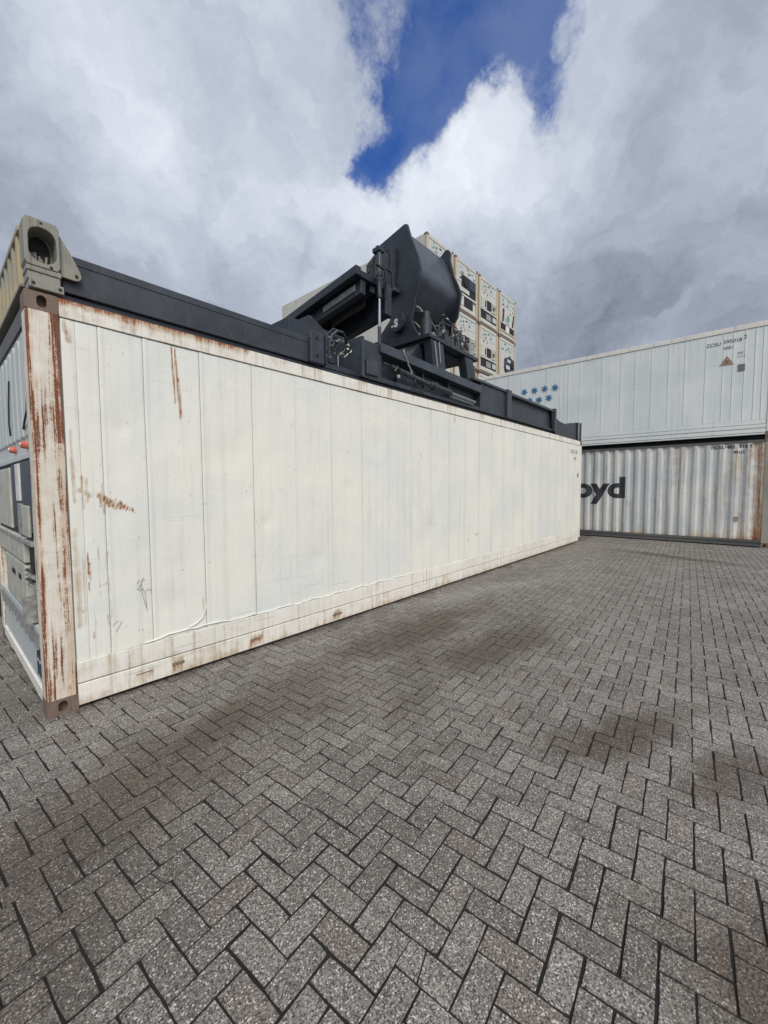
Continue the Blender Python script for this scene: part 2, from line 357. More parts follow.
def nest(root, pairs):
    """hang small pieces under the nearest part they belong to (all share the thing's own frame)"""
    def mid(o): return sum((Vector(c) for c in o.bound_box), Vector())/8
    kids = list(root.children)
    for o in kids:
        tgt = pairs.get(o.name.split('.')[0])
        if not tgt: continue
        c = [k for k in kids if k.name.split('.')[0] in tgt and k.parent == root]
        if c: o.parent = min(c, key=lambda k: (mid(k)-mid(o)).length)
L, W, H = 12.192, 2.438, 2.896

# ------------------------------------------------------------------ ground and paving
def sheet(name, mat, x0, x1, y0, y1, z):
    o = MB().add([(x0, y0, z), (x1, y0, z), (x1, y1, z), (x0, y1, z)], [(0, 1, 2, 3)]).obj(name, mat); return tag(o, kind='structure')
ground = sheet('ground', YARD, -900, 900, -900, 900, -.030)
paving = sheet('pavement', JOINT, -6, 20, -11, 6, -.0052)
TH = math.radians(4.6); CU, CV = .1018, .1003; OX, OY = .380, -2.735
ct, st_ = math.cos(TH), math.sin(TH)
def paver_outline(rr, chip, cracked=False):
    hx, hy = .0983, .0477
    pts = []
    sides = [((-hx, -hy), (hx, -hy), 3), ((hx, -hy), (hx, hy), 2), ((hx, hy), (-hx, hy), 3), ((-hx, hy), (-hx, -hy), 2)]
    for (a, b_, n) in sides:
        for i in range(n):
            t = i/n + (rr.uniform(-.08, .08) if i else 0)
            x = a[0]+(b_[0]-a[0])*t; y = a[1]+(b_[1]-a[1])*t
            inn = rr.uniform(.0, .0016) if i else rr.uniform(.0008, .0030)
            if rr.random() < chip: inn += rr.uniform(.001, .0038)
            x -= math.copysign(inn, x) if abs(abs(x)-hx) < 1e-6 else 0
            y -= math.copysign(inn, y) if abs(abs(y)-hy) < 1e-6 else 0
            pts.append((x, y))
    return pts
def paver_shape(poly):
    n = len(poly); cx = sum(p[0] for p in poly)/n; cy = sum(p[1] for p in poly)/n
    def ins(p, d):
        l = math.hypot(p[0]-cx, p[1]-cy); k = 1-d/l*1.2; return cx+(p[0]-cx)*k, cy+(p[1]-cy)*k
    vs = [(*ins(p, .0022), 0.) for p in poly]+[(*ins(p, .0004), -.0017) for p in poly]+[(*p, -.020) for p in poly]
    fs = [tuple(range(n))]
    for i in range(n):
        j = (i+1) % n; fs += [(n+i, n+j, j, i), (2*n+i, 2*n+j, n+j, n+i)]
    return vs, fs
variants = []
for k in range(18):
    rr = random.Random(100+k)
    if k < 14: variants.append(paver_shape(paver_outline(rr, .20 if k < 9 else .42)))
    else:      # broken across: two pieces with a crack between
        x1 = rr.uniform(-.03, .035); x2 = x1+rr.uniform(-.03, .03); hx, hy = .0983, .0477; gp = .0024
        xm = (x1+x2)/2+rr.uniform(-.008, .008); ym = rr.uniform(-.015, .015)
        A = [(-hx, -hy), (x1-gp, -hy), (xm-gp*.7, ym), (x2-gp, hy), (-hx, hy)]; B = [(x1+gp, -hy), (hx, -hy), (hx, hy), (x2+gp, hy), (xm+gp*.7, ym)]
        va, fa = paver_shape(A); vb, fb = paver_shape(B)
        vb = [(x, y, z-.0015) for x, y, z in vb]
        variants.append((va+vb, fa+[tuple(i+len(va) for i in f) for f in fb]))
vmesh = []
for vs, fs in variants:
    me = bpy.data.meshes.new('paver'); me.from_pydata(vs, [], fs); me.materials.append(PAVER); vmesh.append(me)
cells = []
NC = 260
for row in range(-90, 95):
    for mm in range(-60, 60):
        for typ in (0, 1):
            if typ == 0: cu_, cv_ = row+4*mm+1.0, row+.5
            else: cu_, cv_ = row+4*mm+2.5, row+0.
            u, v = cu_*CU, cv_*CV
            x = OX+u*ct-v*st_; y = OY+u*st_+v*ct
            if not (-4.2 < x < 15.2 and -8.2 < y < 3.4): continue
            if 0.25 < x < 12.0 and y > .35: continue
            if x > 13.95 and y > -4.5: continue
            cells.append((x, y, typ))
inview = []
for i, (x, y, typ) in enumerate(cells):
    q = project(Vector((x, y, 0)))
    if q and -25 < q[0] < 793 and q[1] < 1050: inview.append((q[2]*(Vector((x, y, 0))-CAM).length, i))
inview.sort(); single = set(i for _, i in inview[:300])
sm = MB(); rnds = []
for i, (x, y, typ) in enumerate(cells):
    k = R.randrange(14) if R.random() > .06 else R.randrange(14, 18)
    if R.random() < .6 and 9 <= k < 14: k = R.randrange(9)
    rz = TH+(math.pi/2 if typ else 0)+(math.pi if R.random() < .5 else 0)+math.radians(R.gauss(0, .45))
    lo = noise.noise(Vector((x*.9, y*.9, 0)))*.002
    M = Matrix.Translation((x+R.gauss(0, .0009), y+R.gauss(0, .0009), lo+R.gauss(0, .0008))) @ Matrix.Rotation(TH, 4, 'Z') @ Matrix.Diagonal((CU/CV, 1, 1, 1)) @ Matrix.Rotation(rz-TH, 4, 'Z') @ Matrix.Rotation(R.gauss(0, .007), 4, 'X') @ Matrix.Rotation(R.gauss(0, .005), 4, 'Y')
    if i in single:
        o = bpy.data.objects.new('paver', vmesh[k]); COL.objects.link(o); o.parent = paving; o.matrix_local = M
    else:
        vs, fs = variants[k]; sm.add([M @ Vector(v) for v in vs], fs); rnds += [R.random()]*len(vs)
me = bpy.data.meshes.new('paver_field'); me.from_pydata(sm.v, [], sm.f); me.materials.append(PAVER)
at = me.attributes.new('rnd', 'FLOAT', 'POINT'); at.data.foreach_set('value', rnds)
pf = bpy.data.objects.new('paver_field', me); COL.objects.link(pf); pf.parent = paving; tag(pf, kind='stuff')
gm = MB()
for i in range(420):
    x = R.uniform(.05, 9)**1.0; y = -abs(R.gauss(0, .035))-.006; r_ = R.uniform(.002, .006)
    gm.add([(x-r_, y, .001), (x+r_, y-r_*.4, .001), (x, y+r_, .001), (x+R.uniform(-r_, r_)*.4, y, r_*1.3)], [(0, 1, 3), (1, 2, 3), (2, 0, 3)])
gr = gm.obj('grit', JOINT); tag(gr, 'dark grit gathered on the paving along the foot of the white container', 'grit', kind='stuff')
print('pavers', len(cells), 'faces', len(sm.f))

# ------------------------------------------------------------------ container building kit (local: x along length, y width, z up)
def casting(parent, x0, y0, z0, mat=CAST, sx=1, holes='xy'):
    """corner casting 178 x 162 x 118 with a real hole in its -y face"""
    b_ = MB(); x1, y1, z1 = x0+.178, y0+.162, z0+.118
    cx, cz = (x0+x1)/2, (z0+z1)/2
    out = rayloop(x0, x1, z0, z1, .006, 32); inn = rayloop(cx-.027, cx+.027, cz-.040, cz+.040, .0265, 32)
    b_.ringplate(out, inn, 'y', y0, y1-.002, y0+.055)
    return b_.obj('corner_casting', mat, parent)
def castings(root, mat, Ht=H, x_end=L, y_w=W, zb=0.):
    for x in (0, x_end-.178):
        for y in (0, y_w-.162):
            for z in (zb, zb+Ht-.118): casting(root, x, y, z, mat)

def grid_patch(b_, x0, x1, z0, z1, nx, nz, P, rust):
    """grid in (u, v); P gives the point and rust the weight"""
    vs = []; rs = []
    for i in range(nx+1):
        for j in range(nz+1):
            u = x0+(x1-x0)*i/nx; v = z0+(z1-z0)*j/nz; vs.append(P(u, v)); rs.append(rust(u, v))
    fs = [(i*(nz+1)+j, (i+1)*(nz+1)+j, (i+1)*(nz+1)+j+1, i*(nz+1)+j+1) for i in range(nx) for j in range(nz)]
    b_.add(vs, fs, rs); return b_

# ------------------------------------------------------------------ the white refrigerated container in front
A = thing('refrigerated_container', 'long white container with a rust streaked corner post, standing on the brick paving', 'container')
marks = []
rr = random.Random(8)
for i in range(34):
    t = rr.random(); xm = .37+.21*t+rr.uniform(-.015, .015); zm = 1.525-.105*t+rr.uniform(-.018, .018); l = rr.uniform(.012, .035)*(1.3-t*.6)
    marks.append((xm-l*.4, zm+l, xm+l*.4, zm-l, .0065, rr.uniform(.5, .85)))
for i in range(26):
    xm = rr.choice((.235, .255, .272, .29, .31, .345, .385, .40)); zm = rr.uniform(.42, 1.2); l = rr.uniform(.02, .10)
    marks.append((xm+rr.uniform(-.006, .006), zm+l, xm, zm-l, .005, rr.uniform(.4, .75)))
for i in range(40):
    xm = rr.uniform(.3, 11.5); zm = rr.uniform(.4, 2.7); l = rr.uniform(.004, .02)
    marks.append((xm, zm+l, xm+rr.uniform(-.01, .01), zm-l, .006, rr.uniform(.4, .75)))
marks += [  # x0, z0, x1, z1, width, strength: scrapes and rust on the side, in metres
    (.36, 1.54, .56, 1.44, .022, .30), (.385, 1.63, .39, 1.40, .009, .6), (.365, 1.56, .37, 1.46, .010, .6),
    (.245, 1.58, .305, 1.54, .018, .6), (.265, 1.68, .268, 1.45, .010, .6), (.29, 1.66, .292, 1.50, .010, .55),
    (.27, 1.35, .275, .52, .006, .40), (.30, .80, .302, .46, .007, .42), (.245, 1.1, .25, .60, .006, .38), (.40, .95, .402, .62, .008, .5), (.40, 1.4, .402, .95, .004, .38),
    (.905, 2.78, .925, 2.30, .0085, .78), (.935, 2.74, .962, 2.18, .0085, .78), (.960, 2.5, .972, 2.20, .007, .65),
    (.20, 2.74, .22, 2.62, .02, .55), (.21, 2.0, .215, 1.5, .012, .5), (.205, 1.3, .21, .6, .02, .45), (1.10, .62, 1.12, .42, .010, .42),
    (3.0, 1.2, 3.02, 1.08, .02, .3), (4.35, 2.1, 4.37, 2.0, .03, .38), (6.0, .75, 6.3, .70, .02, .42), (5.6, .70, 5.75, .66, .02, .40), (8.4, .9, 8.6, .70, .02, .35), (7.1, .62, 7.15, .50, .02, .35)]
def side_rust(x, z):
    r = 0
    for mk in marks:
        if abs(x-mk[0]) > 1.2: continue
        d = seg_d(x, z, mk[:4]); r = max(r, mk[5]*math.exp(-(d/mk[4])**2*.7))
    r = max(r, .24*math.exp(-(z-.34)/.07)); r = max(r, .20*math.exp(-(x-.17)/.10)); r = max(r, .16*math.exp(-(2.76-z)/.06))
    return r
dents = [(.85, .62, .12, .009), (1.35, 1.9, .16, .007), (2.4, .8, .13, .009), (1.75, 1.25, .07, .006), (3.4, 2.2, .15, .008), (4.6, 1.0, .2, .010), (6.2, 1.7, .2, .009), (.52, 2.05, .05, .005), (2.9, 1.6, .08, .005), (7.7, .9, .2, .01), (9.3, 1.9, .25, .01)]
seams = [.182, .262, .395, .690, 1.13]+[1.13+.497*k for k in range(1, 22)]
seams = [s for s in seams if s < 11.95]+[12.03]
for k in range(len(seams)-1):
    gp = .0008 if seams[k] < 1.3 else 0.; x0, x1 = seams[k]+gp, seams[k+1]-gp; ribh = .0045 if seams[k] < 1.2 else .0016
    near = x0 < 2.2
    step = .012 if near else (.03 if x0 < 5 else .08)
    nx = max(6, int((x1-x0)/step)); nz = 130 if near else (60 if x0 < 5 else 30)
    wid = x1-x0
    def P(x, z, x0=x0, x1=x1, ribh=ribh):
        rib = ribh*max(0, min(1, (x0+.034-x)/.006)) if x1-x0 > .2 else 0
        y = .010-rib+.0050*noise.noise(Vector((x*1.7, z*1.2, 3)))+.0028*noise.noise(Vector((x*5, z*3.5, 9)))+.0012*noise.noise(Vector((x*14, z*9, 2)))+sum(a*math.exp(-((x-dx)**2+(z-dz)**2)/r_**2) for dx, dz, r_, a in dents)
        e = min(x-x0, x1-x)
        if e < .003 and x0 < 1.5: y += .002
        return (x, y, z)
    b_ = grid_patch(MB(), x0, x1, .345, 2.762, nx, nz, P, side_rust)
    o = b_.obj('side_panel', WHITE, A, smooth=True)
box('body', CWHITE, A, .17, L-.17, .036, W-.02, .16, 2.84)
box('unit_cavity', BLACK, A, .06, .168, .16, W-.16, .16, 2.84)
# lower band, lower rail, top rail
def strip(name, mat, x0, x1, z0, z1, y0, y1, rf, n=260, bev=0):
    b_ = MB(); vs = []; rs = []; fs = []
    prof = [(y1, z0), (y0+.003, z0), (y0, z0+.004), (y0, (z0+z1)/2), (y0, z1-.004), (y0+.003, z1), (y1, z1)]
    for i in range(n+1):
        x = x0+(x1-x0)*(i/n)**1.5
        for (y, z) in prof: vs.append((x, y+.002*noise.noise(Vector((x*3, z*9, 1))), z+.0015*noise.noise(Vector((x*4, z*4, 7))))); rs.append(rf(x, z))
    m_ = len(prof)
    for i in range(n):
        for j in range(m_-1): fs.append((i*m_+j, (i+1)*m_+j, (i+1)*m_+j+1, i*m_+j+1))
        fs.append((i*m_+m_-1, (i+1)*m_+m_-1, (i+1)*m_, i*m_))
    fs += [tuple(range(m_)), tuple(n*m_+j for j in range(m_))]
    b_.add(vs, fs, rs); return b_.obj(name, mat, A)
slots = [(.55, .67, .115, .125), (.82, .92, .095, .125), (1.55, 1.66, .10, .115), (2.6, 2.75, .09, .11)]
def low_rust(x, z):
    r = .12+.18*max(0, noise.noise(Vector((x*1.3, 0, 4))))
    for (a, c, z0_, z1_) in slots:
        if a < x < c: r = max(r, .62*math.exp(-((z-(z0_+z1_)/2)/.02)**2))
    if z < .045: r += .15
    return r
strip('kick_band', CREAM, .179, L-.179, .188, .343, .001, .05, lambda x, z: .02+.20*math.exp(-x/1.0)+.2*max(0, noise.noise(Vector((x*2, z*4, 2)))))
strip('bottom_rail', CREAM, .179, L-.179, .028, .180, -.003, .08, low_rust)
strip('top_rail', CREAM, .179, L-.179, 2.768, 2.892, -.002, .07, lambda x, z: .06+(.55*math.exp(-(2.892-z)/.03) if x < 1.6 else .12*math.exp(-(2.892-z)/.02))+.25*max(0, noise.noise(Vector((x*4, 0, 8))))+.15*math.exp(-x/.7))
for a, c, z0_, z1_ in slots: MB().box(a, c, -.0055, -.002, z0_+.003, z1_).obj('rail_scuff', CAST, A)
# bead of loose sealing film along the foot of the panels
pth = []
for i in range(60):
    x = .62+i*.06; z = .352+.03*max(0, 1-abs(x-1.0)/.5)+.006*math.sin(x*17)+.004*math.sin(x*41)
    pth.append((x, .004, z))
MB().tube(pth, [.0045+.003*abs(math.sin(i*1.7)) for i in range(60)], 6).obj('sealing_bead', WHITE, A, smooth=True)
MB().tube([(.95, .004, .385), (1.03, .003, .41), (1.09, .003, .45), (1.125, .004, .53), (1.135, .004, .62)], [.004, .006, .005, .004, .002], 6).obj('sealing_bead', WHITE, A, smooth=True)
# corner posts
def post(root, x0, y0, z0, z1, mat, wx=.17, wy=.15, rf=None):
    b_ = MB(); n = 150
    prof = [(x0+wx, y0+.001), (x0+wx-.012, y0-.001), (x0+wx*.62, y0+.002), (x0+wx*.55, y0), (x0+wx*.2, y0+.001), (x0+.012, y0), (x0, y0+.012), (x0+.002, y0+.05), (x0, y0+wy*.6), (x0, y0+wy), (x0+wx, y0+wy)]
    vs = []; rs = []; fs = []; m_ = len(prof)
    for i in range(n+1):
        z = z0+(z1-z0)*i/n
        for j, (x, y) in enumerate(prof):
            vs.append((x+.0015*noise.noise(Vector((j, z*2, 1))), y+.002*noise.noise(Vector((x*9, z*2.5, 1))), z)); rs.append(rf(j, z) if rf else .05)
    for i in range(n):
        for j in range(m_): fs.append((i*m_+j, i*m_+(j+1) % m_, (i+1)*m_+(j+1) % m_, (i+1)*m_+j))
    fs += [tuple(range(m_)), tuple(n*m_+j for j in range(m_))]
    b_.add(vs, fs, rs); return b_.obj('corner_post', mat, root, smooth=True)
def prust(j, z):
    r = .02
    if j in (5, 6): r = .46+.15*noise.noise(Vector((0, z*2, 3)))
    if j in (0, 1): r = .36+(.26 if z > 1.9 else 0)+.2*noise.noise(Vector((1, z*2, 3)))
    if z < .35: r += .12
    if j in (3, 4): r = .04+.12*max(0, noise.noise(Vector((j, z*3, 5))))
    return r
post(A, .002, .001, .1185, 2.7775, POST, rf=prust)
post(A, .002, W-.151, .1185, 2.7775, POST)
post(A, L-.172, .001, .1185, 2.7775, CREAM, rf=lambda j, z: .12)
post(A, L-.172, W-.151, .1185, 2.7775, CREAM)
castings(A, CAST)
# markings near the far end and the marker scribble
def A_place(x0, z0): return lambda u, v: (x0+u, -.0005, z0+v)
text_obj('ZCSU', .13, INKF, A, 'lettering', lambda u, v: (11.22+u*.9, .0015, 2.52+v))
text_obj('584', .13, INKF, A, 'lettering', lambda u, v: (11.62+u*.9, .0015, 2.52+v))
text_obj('45R1', .12, INKF, A, 'lettering', lambda u, v: (11.5+u*.9, .0015, 2.34+v))
box('vent_port', BLACK, A, 11.86, 11.93, .0, .004, 1.86, 1.98)
scr = [(.585, .0, .845), (.60, 0, .87), (.625, 0, .865), (.61, 0, .83), (.585, 0, .80), (.60, 0, .79), (.625, 0, .80), (.64, 0, .76), (.645, 0, .66), (.655, 0, .60), (.64, 0, .66), (.62, 0, .75), (.615, 0, .84), (.63, 0, .885), (.64, 0, .86)]
MB().tube([(x, .0035, z) for x, y, z in scr], .0016, 5).obj('marker_scribble', SCRIB, A)
MB().tube([(.645, .0035, .775), (.66, .0035, .79), (.685, .0035, .775)], .0016, 5).obj('marker_scribble', SCRIB, A)
MB().tube([(.41, .0035, .55), (.44, .0035, .585), (.47, .0035, .57), (.43, .0035, .50)], .0013, 5).obj('marker_scribble', SCRIB, A)

# the cooling-unit end (x = 0 face) of the near container
for k in range(9):                 # fluted upper panel with rounded tops
    y = .21+k*.235; n = 12
    poly = [(y-.100, 1.98), (y+.100, 1.98), (y+.100, 2.66)]+[(y+.100*math.cos(t), 2.66+.07*math.sin(t)) for t in [math.pi*i/n for i in range(1, n)]]+[(y-.100, 2.66)]
    MB().prism(poly, 'x', .030, .06).obj('flute', ENDW, A, bevel=.02)
box('end_panel', ENDW, A, .045, .09, .15, W-.15, 1.84, 2.76)
box('end_header', RAILD, A, .03, .1, .163, W-.163, 2.765, 2.89)  # dark paint puts the shade under the flat rack's end wall into the colour
for y in (.50, 1.10):
    MB().tube([(.045, y, 1.92), (.002, y, 1.925)], [.030, .026], 14).obj('plug_cap', ORANGE, A, smooth=True)
    MB().tube([(.002, y-.004, 1.925), (-.006, y-.004, 1.925)], .014, 10).obj('plug_centre', WPAINT, A)
MB().tube([(.022, .19, 2.32), (.014, .20, 2.22), (.012, .22, 2.14), (.014, .36, 2.08), (.024, .50, 2.04)], .007, 8).obj('cable', RUBBER, A, smooth=True)
MB().tube([(.024, 1.12, 2.5), (.016, 1.13, 2.3), (.014, 1.15, 2.15), (.024, 1.20, 2.05)], .006, 8).obj('cable', RUBBER, A, smooth=True)
box('unit_bay', BLACK, A, .02, .06, .17, 2.27, 1.20, 1.84)
box('bay_frame', ENDW, A, .005, .05, .16, 2.28, 1.81, 1.85, .004)
box('bay_cover', DBLUE, A, .010, .045, .24, 1.18, 1.27, 1.80, .006)
box('filter_drier', WPAINT, A, -.004, .012, .66, .83, 1.50, 1.79, .004); box('data_box', BEIGE, A, -.006, .012, .30, .56, 1.24, 1.47, .006)
box('data_box', GALV, A, -.004, .012, .60, .80, 1.24, 1.48, .006)
box('condenser_cover', BEIGE, A, .002, .05, 1.25, 2.2, 1.25, 1.78, .01)
box('shelf_panel', BEIGE, A, -.005, .06, .60, 2.26, 1.02, 1.22, .006)
box('shelf_lip', GALV, A, -.015, .05, .155, 2.27, 1.185, 1.215, .004)
box('dark_gap', BLACK, A, .03, .06, .16, .60, .95, 1.185)
for k in range(4): MB().tube([(-.004, .20, .90+k*.035), (-.004, .48, .88+k*.035)], .013, 7).obj('refrigerant_pipe', RUBBER if k % 2 else GALV, A, smooth=True)
box('compressor_cover', BEIGE, A, .0, .06, .62, 1.75, .62, 1.0, .012)
box('cover_latch', BLACK, A, -.008, .0, 1.15, 1.30, .86, .90, .003); box('cover_latch', BLACK, A, -.008, .0, .82, .92, .86, .90, .003)
MB().tube([(.0, .34, .62), (.0, .34, .80)], .055, 12).obj('compressor', GALV, A, smooth=True)
box('bay_floor', ENDW, A, .0, .08, .16, 2.27, .56, .60)
box('compressor_bay', BEIGE, A, .055, .08, .16, 2.27, .55, 1.2)
b_ = MB().box(-.004, .03, .16, 2.27, .47, .555); b_.obj('toothed_ledge', GALV, A)
for k in range(9): box('ledge_tooth', GALV, A, -.006, .02, .22+k*.235, .30+k*.235, .435, .47)
box('lower_panel', ENDW, A, .020, .06, .16, 2.28, .14, .47)
for k in range(3):
    box('vent_slot', DBLUE, A, .014, .021, .20+k*.085, .235+k*.085, .33, .43); box('vent_slot', DBLUE, A, .014, .021, .20+k*.085, .235+k*.085, .20, .30)
box('end_sill', CREAM, A, .004, .08, .163, W-.163, .055, .15, .006)
MB().prism([(.44, .055), (.52, .055), (.51, -.0), (.45, -.0)], 'x', .02, .10).obj('sill_foot', POST, A)
MB().prism([(1.90, .055), (2.02, .055), (2.0, 0.), (1.92, .0)], 'x', .02, .10).obj('sill_foot', POST, A)

# ------------------------------------------------------------------ grey corrugated container B with the stacked white container C on top
XB, YR = 13.715, -4.10
Bt = thing('dry_container', 'pale grey corrugated container with large dark lettering under the container with blue stars', 'container', (XB, YR+L, 0), -math.pi/2)
# local x runs from the hidden left end (0) to the right end (L); local +y goes into the container
HB = 2.85
P_ = .278
def corr(x):
    t = ((x-.02) % P_)/P_
    if t < .26: return .0
    if t < .50: return (t-.26)/.24*.036
    if t < .76: return .036
    return .036-(t-.76)/.24*.036
brk = []
x = .02
while x < L-.16:
    for t in (0, .26, .5, .76):
        q = x+t*P_
        if .17 < q < L-.17: brk.append(q)
    x += P_
brk = [.165]+brk+[L-.165]
def brust(x, z):
    r = .0
    r += .34*math.exp(-(L-.17-x)/.22)+.14*math.exp(-(L-x)/1.5)
    r += .25*math.exp(-(z-.2)/.10)+.10*math.exp(-(2.75-z)/.08)
    r += .22*max(0, noise.noise(Vector((x*2.2, z*1.3, 5))))
    for mk in [(9.95, .60, 9.95, .25, .03, .5), (11.75, 2.7, 11.78, 2.35, .06, .5), (11.6, .9, 11.62, .3, .04, .4), (8.9, .4, 8.92, .25, .04, .35), (11.3, 1.2, 11.3, 1.1, .03, .4), (11.9, 2.7, 11.9, 2.0, .03, .4)]:
        r = max(r, mk[5]*math.exp(-(seg_d(x, z, mk[:4])/mk[4])**2))
    return r
zs = [.19+(2.715-.19)*j/44 for j in range(45)]
# one side wall, built fold by fold
for a in range(0, len(brk)-1, 4):
    seg = brk[a:a+5]; b_ = MB(); vs = []; rs = []; fs = []
    xs = []
    for q in range(len(seg)-1): xs += [seg[q], (seg[q]+seg[q+1])/2]
    xs.append(seg[-1])
    for xx in xs:
        for z in zs: vs.append((xx, .012+corr(xx)+.002*noise.noise(Vector((xx*2, z*2, 0))), z)); rs.append(brust(xx, z))
    nz = len(zs)
    for i in range(len(xs)-1):
        for j in range(nz-1): fs.append((i*nz+j, (i+1)*nz+j, (i+1)*nz+j+1, i*nz+j+1))
    b_.add(vs, fs, rs); b_.obj('corrugation', BGREY, Bt)
box('body', BLACK, Bt, .08, L-.08, .06, W-.03, .15, HB-.07)
for nm, z0, z1, y0, y1, mt in (('top_rail', 2.715, 2.775, .004, .06, RAILD), ('bottom_rail', .125, .188, .004, .07, RAILD), ('bottom_flange', .03, .062, -.004, .07, RAILD), ('rail_web', .062, .125, .020, .06, RAILD)):
    box(nm, mt, Bt, .179, L-.179, y0, y1, z0, z1)
for xx in (.006, L-.166):
    for yy in (.002, W-.152):
        box('corner_post', painted('grey_post_paint', (.30, .30, .27), (.20, .21, .19), bias=.30, dirt=.7) if xx+yy < .02 else bpy.data.materials['grey_post_paint'], Bt, xx, xx+.16, yy, yy+.15, .118, HB-.118, .01)
castings(Bt, CAST, HB)
def wallp(x0, z0, s=1., dy=-.0015): return lambda u, v: (x0+u*s, .012+corr(x0+u*s)+dy, z0+v)
d_right = YR+L-(-.83)             # local x of the right end of the word
wd = 4.62; tx0 = d_right-wd
to = text_obj('Hapag-Lloyd', .86, INK, Bt, 'company_lettering', wallp(tx0, 1.27), cuts=None, bold=.036)
# measure, rescale to the wanted width, then fold it onto the corrugations
xsv = [v.co.x for v in to.data.vertices]; wreal = max(xsv)-min(xsv); bpy.data.objects.remove(to)
WS = 1.17; tx0 = d_right-wreal*WS-.02
cuts = [(q-tx0)/WS for q in brk if 0 < q-tx0 < wreal*WS+.1]
text_obj('Hapag-Lloyd', .86, INK, Bt, 'company_lettering', wallp(tx0, 1.27, WS), cuts=cuts, bold=.036)
for (xa, xb, za, zb) in ((10.98, 11.05, 2.60, 2.70), (11.18, 11.30, 2.56, 2.69), (11.50, 11.60, 2.46, 2.60), (11.70, 11.76, 2.56, 2.70)):
    b_ = MB(); q_ = [xa]+[q for q in brk if xa < q < xb]+[xb]
    b_.add([(q, .0095+corr(q), zz_) for q in q_ for zz_ in (za, zb)], [(2*i, 2*i+2, 2*i+3, 2*i+1) for i in range(len(q_)-1)]); b_.obj('number_patch', WPAINT, Bt)
for body, x0, z0, sz, mt in (('HLXU', 10.95, 2.59, .115, INK), ('482', 11.27, 2.59, .115, INK), ('316 5', 11.52, 2.59, .115, INK), ('45G1', 11.42, 2.455, .10, INK)):
    text_obj(body, sz, mt, Bt, 'number_lettering', wallp(x0, z0, 1., -.004), cuts=[q-x0 for q in brk if 0 < q-x0 < 1.2], bold=.004)
MB().box(L-.72, L-.62, .006, .013, .66, .78).obj('data_plate', BROWN, Bt)

C = thing('refrigerated_container', 'white refrigerated container with blue stars, stacked on top of the grey corrugated container', 'container', (XB+.012, YR+L, HB+.012), -math.pi/2)
cs = []
x = .18
ws = [.42, .42, .42, .65, .42, .42]
x_seams = [.18]; 
loc = lambda yw: YR+L-yw
want = sorted([loc(v) for v in (.55, .90, -.10, -1.0, -.62, -1.41, -1.82, -2.2, -2.65, -3.02, -3.22, -3.45, -3.65, -3.8)])
x = .18
while x < want[0]-.30: x += .45; x_seams.append(x)
x_seams += want+[L-.172]
for a in range(len(x_seams)-1):
    x0, x1 = x_seams[a]+.002, x_seams[a+1]-.002
    if x1-x0 < .05: continue
    def P(x, z, x0=x0):
        return (x, .012-.005*max(0, min(1, (x0+.03-x)/.006))+.003*noise.noise(Vector((x*2, z*1.5, 6))), z)
    grid_patch(MB(), x0, x1, .43, H-.135, max(6, int((x1-x0)/.06)), 20, P, lambda x, z: .14*math.exp(-(z-.43)/.15)+.15*max(0, noise.noise(Vector((x*1.7, z, 3)))) + .25*math.exp(-(((x-9.25)/.3)**2+((z-1.2)/.35)**2))*.6).obj('side_panel', CWHITE, C, smooth=True)
box('body', BLACK, C, .06, L-.06, .022, W-.02, .1, H-.06)
for nm, z0, z1, y0 in (('sill_band', .315, .425, .002), ('sill_band', .215, .305, -.006), ('sill_band', .10, .205, .001), ('bottom_rail', .05, .092, .008), ('top_rail', H-.128, H-.004, -.004)):
    MB().box(.179, L-.179, y0, y0+.06, z0, z1).obj(nm, CREAM if nm == 'top_rail' else CWHITE, C, bevel=.006)
for xx in (.006, L-.170):
    for yy in (.002, W-.152): box('corner_post', POST, C, xx, xx+.164, yy, yy+.15, .118, H-.118, .01)
castings(C, CAST)
ZC = HB+.012
def star(parent, yw, zw, r):
    x, z = loc(yw), zw-ZC; pts = []
    for i in range(14):
        a = math.pi/2+math.pi*i/7; q = r if i % 2 == 0 else r*.46; pts.append((x+q*math.cos(a), z+q*math.sin(a)))
    MB().prism(pts, 'y', .0035, .0065).obj('painted_star', BLUE, parent)
for yw, zw in ((2.38, 4.945), (2.02, 4.94), (1.665, 4.945), (1.32, 4.93), (2.19, 4.62), (1.855, 4.60), (1.52, 4.62)): star(C, yw, zw, .138)
for body, yw, zw, sz in (('ZCSU', -2.66, 5.33, .13), ('595018', -3.02, 5.355, .13), ('2', -3.42, 5.40, .14), ('45R1', -3.02, 5.20, .11), ('9\'6"', -3.31, 5.02, .09), ('CAUTION', -3.30, 4.95, .04)):
    text_obj(body, sz, INK, C, 'number_lettering', lambda u, v, yw=yw, zw=zw: (loc(yw)+u*.95, .004, zw-ZC+v))
xq, zq = loc(-3.10), 4.81-ZC
MB().prism([(xq-.15, zq-.02), (xq+.15, zq-.02), (xq, zq+.22)], 'y', .004, .008).obj('warning_triangle', BROWN, C)
MB().prism([(xq-.012, zq+.02), (xq+.012, zq+.02), (xq, zq+.15)], 'y', .002, .0035).obj('triangle_symbol', INK, C)
MB().box(loc(-3.33), loc(-3.33)+.14, .004, .008, 4.58-ZC, 4.76-ZC).obj('data_plate', INKF, C)

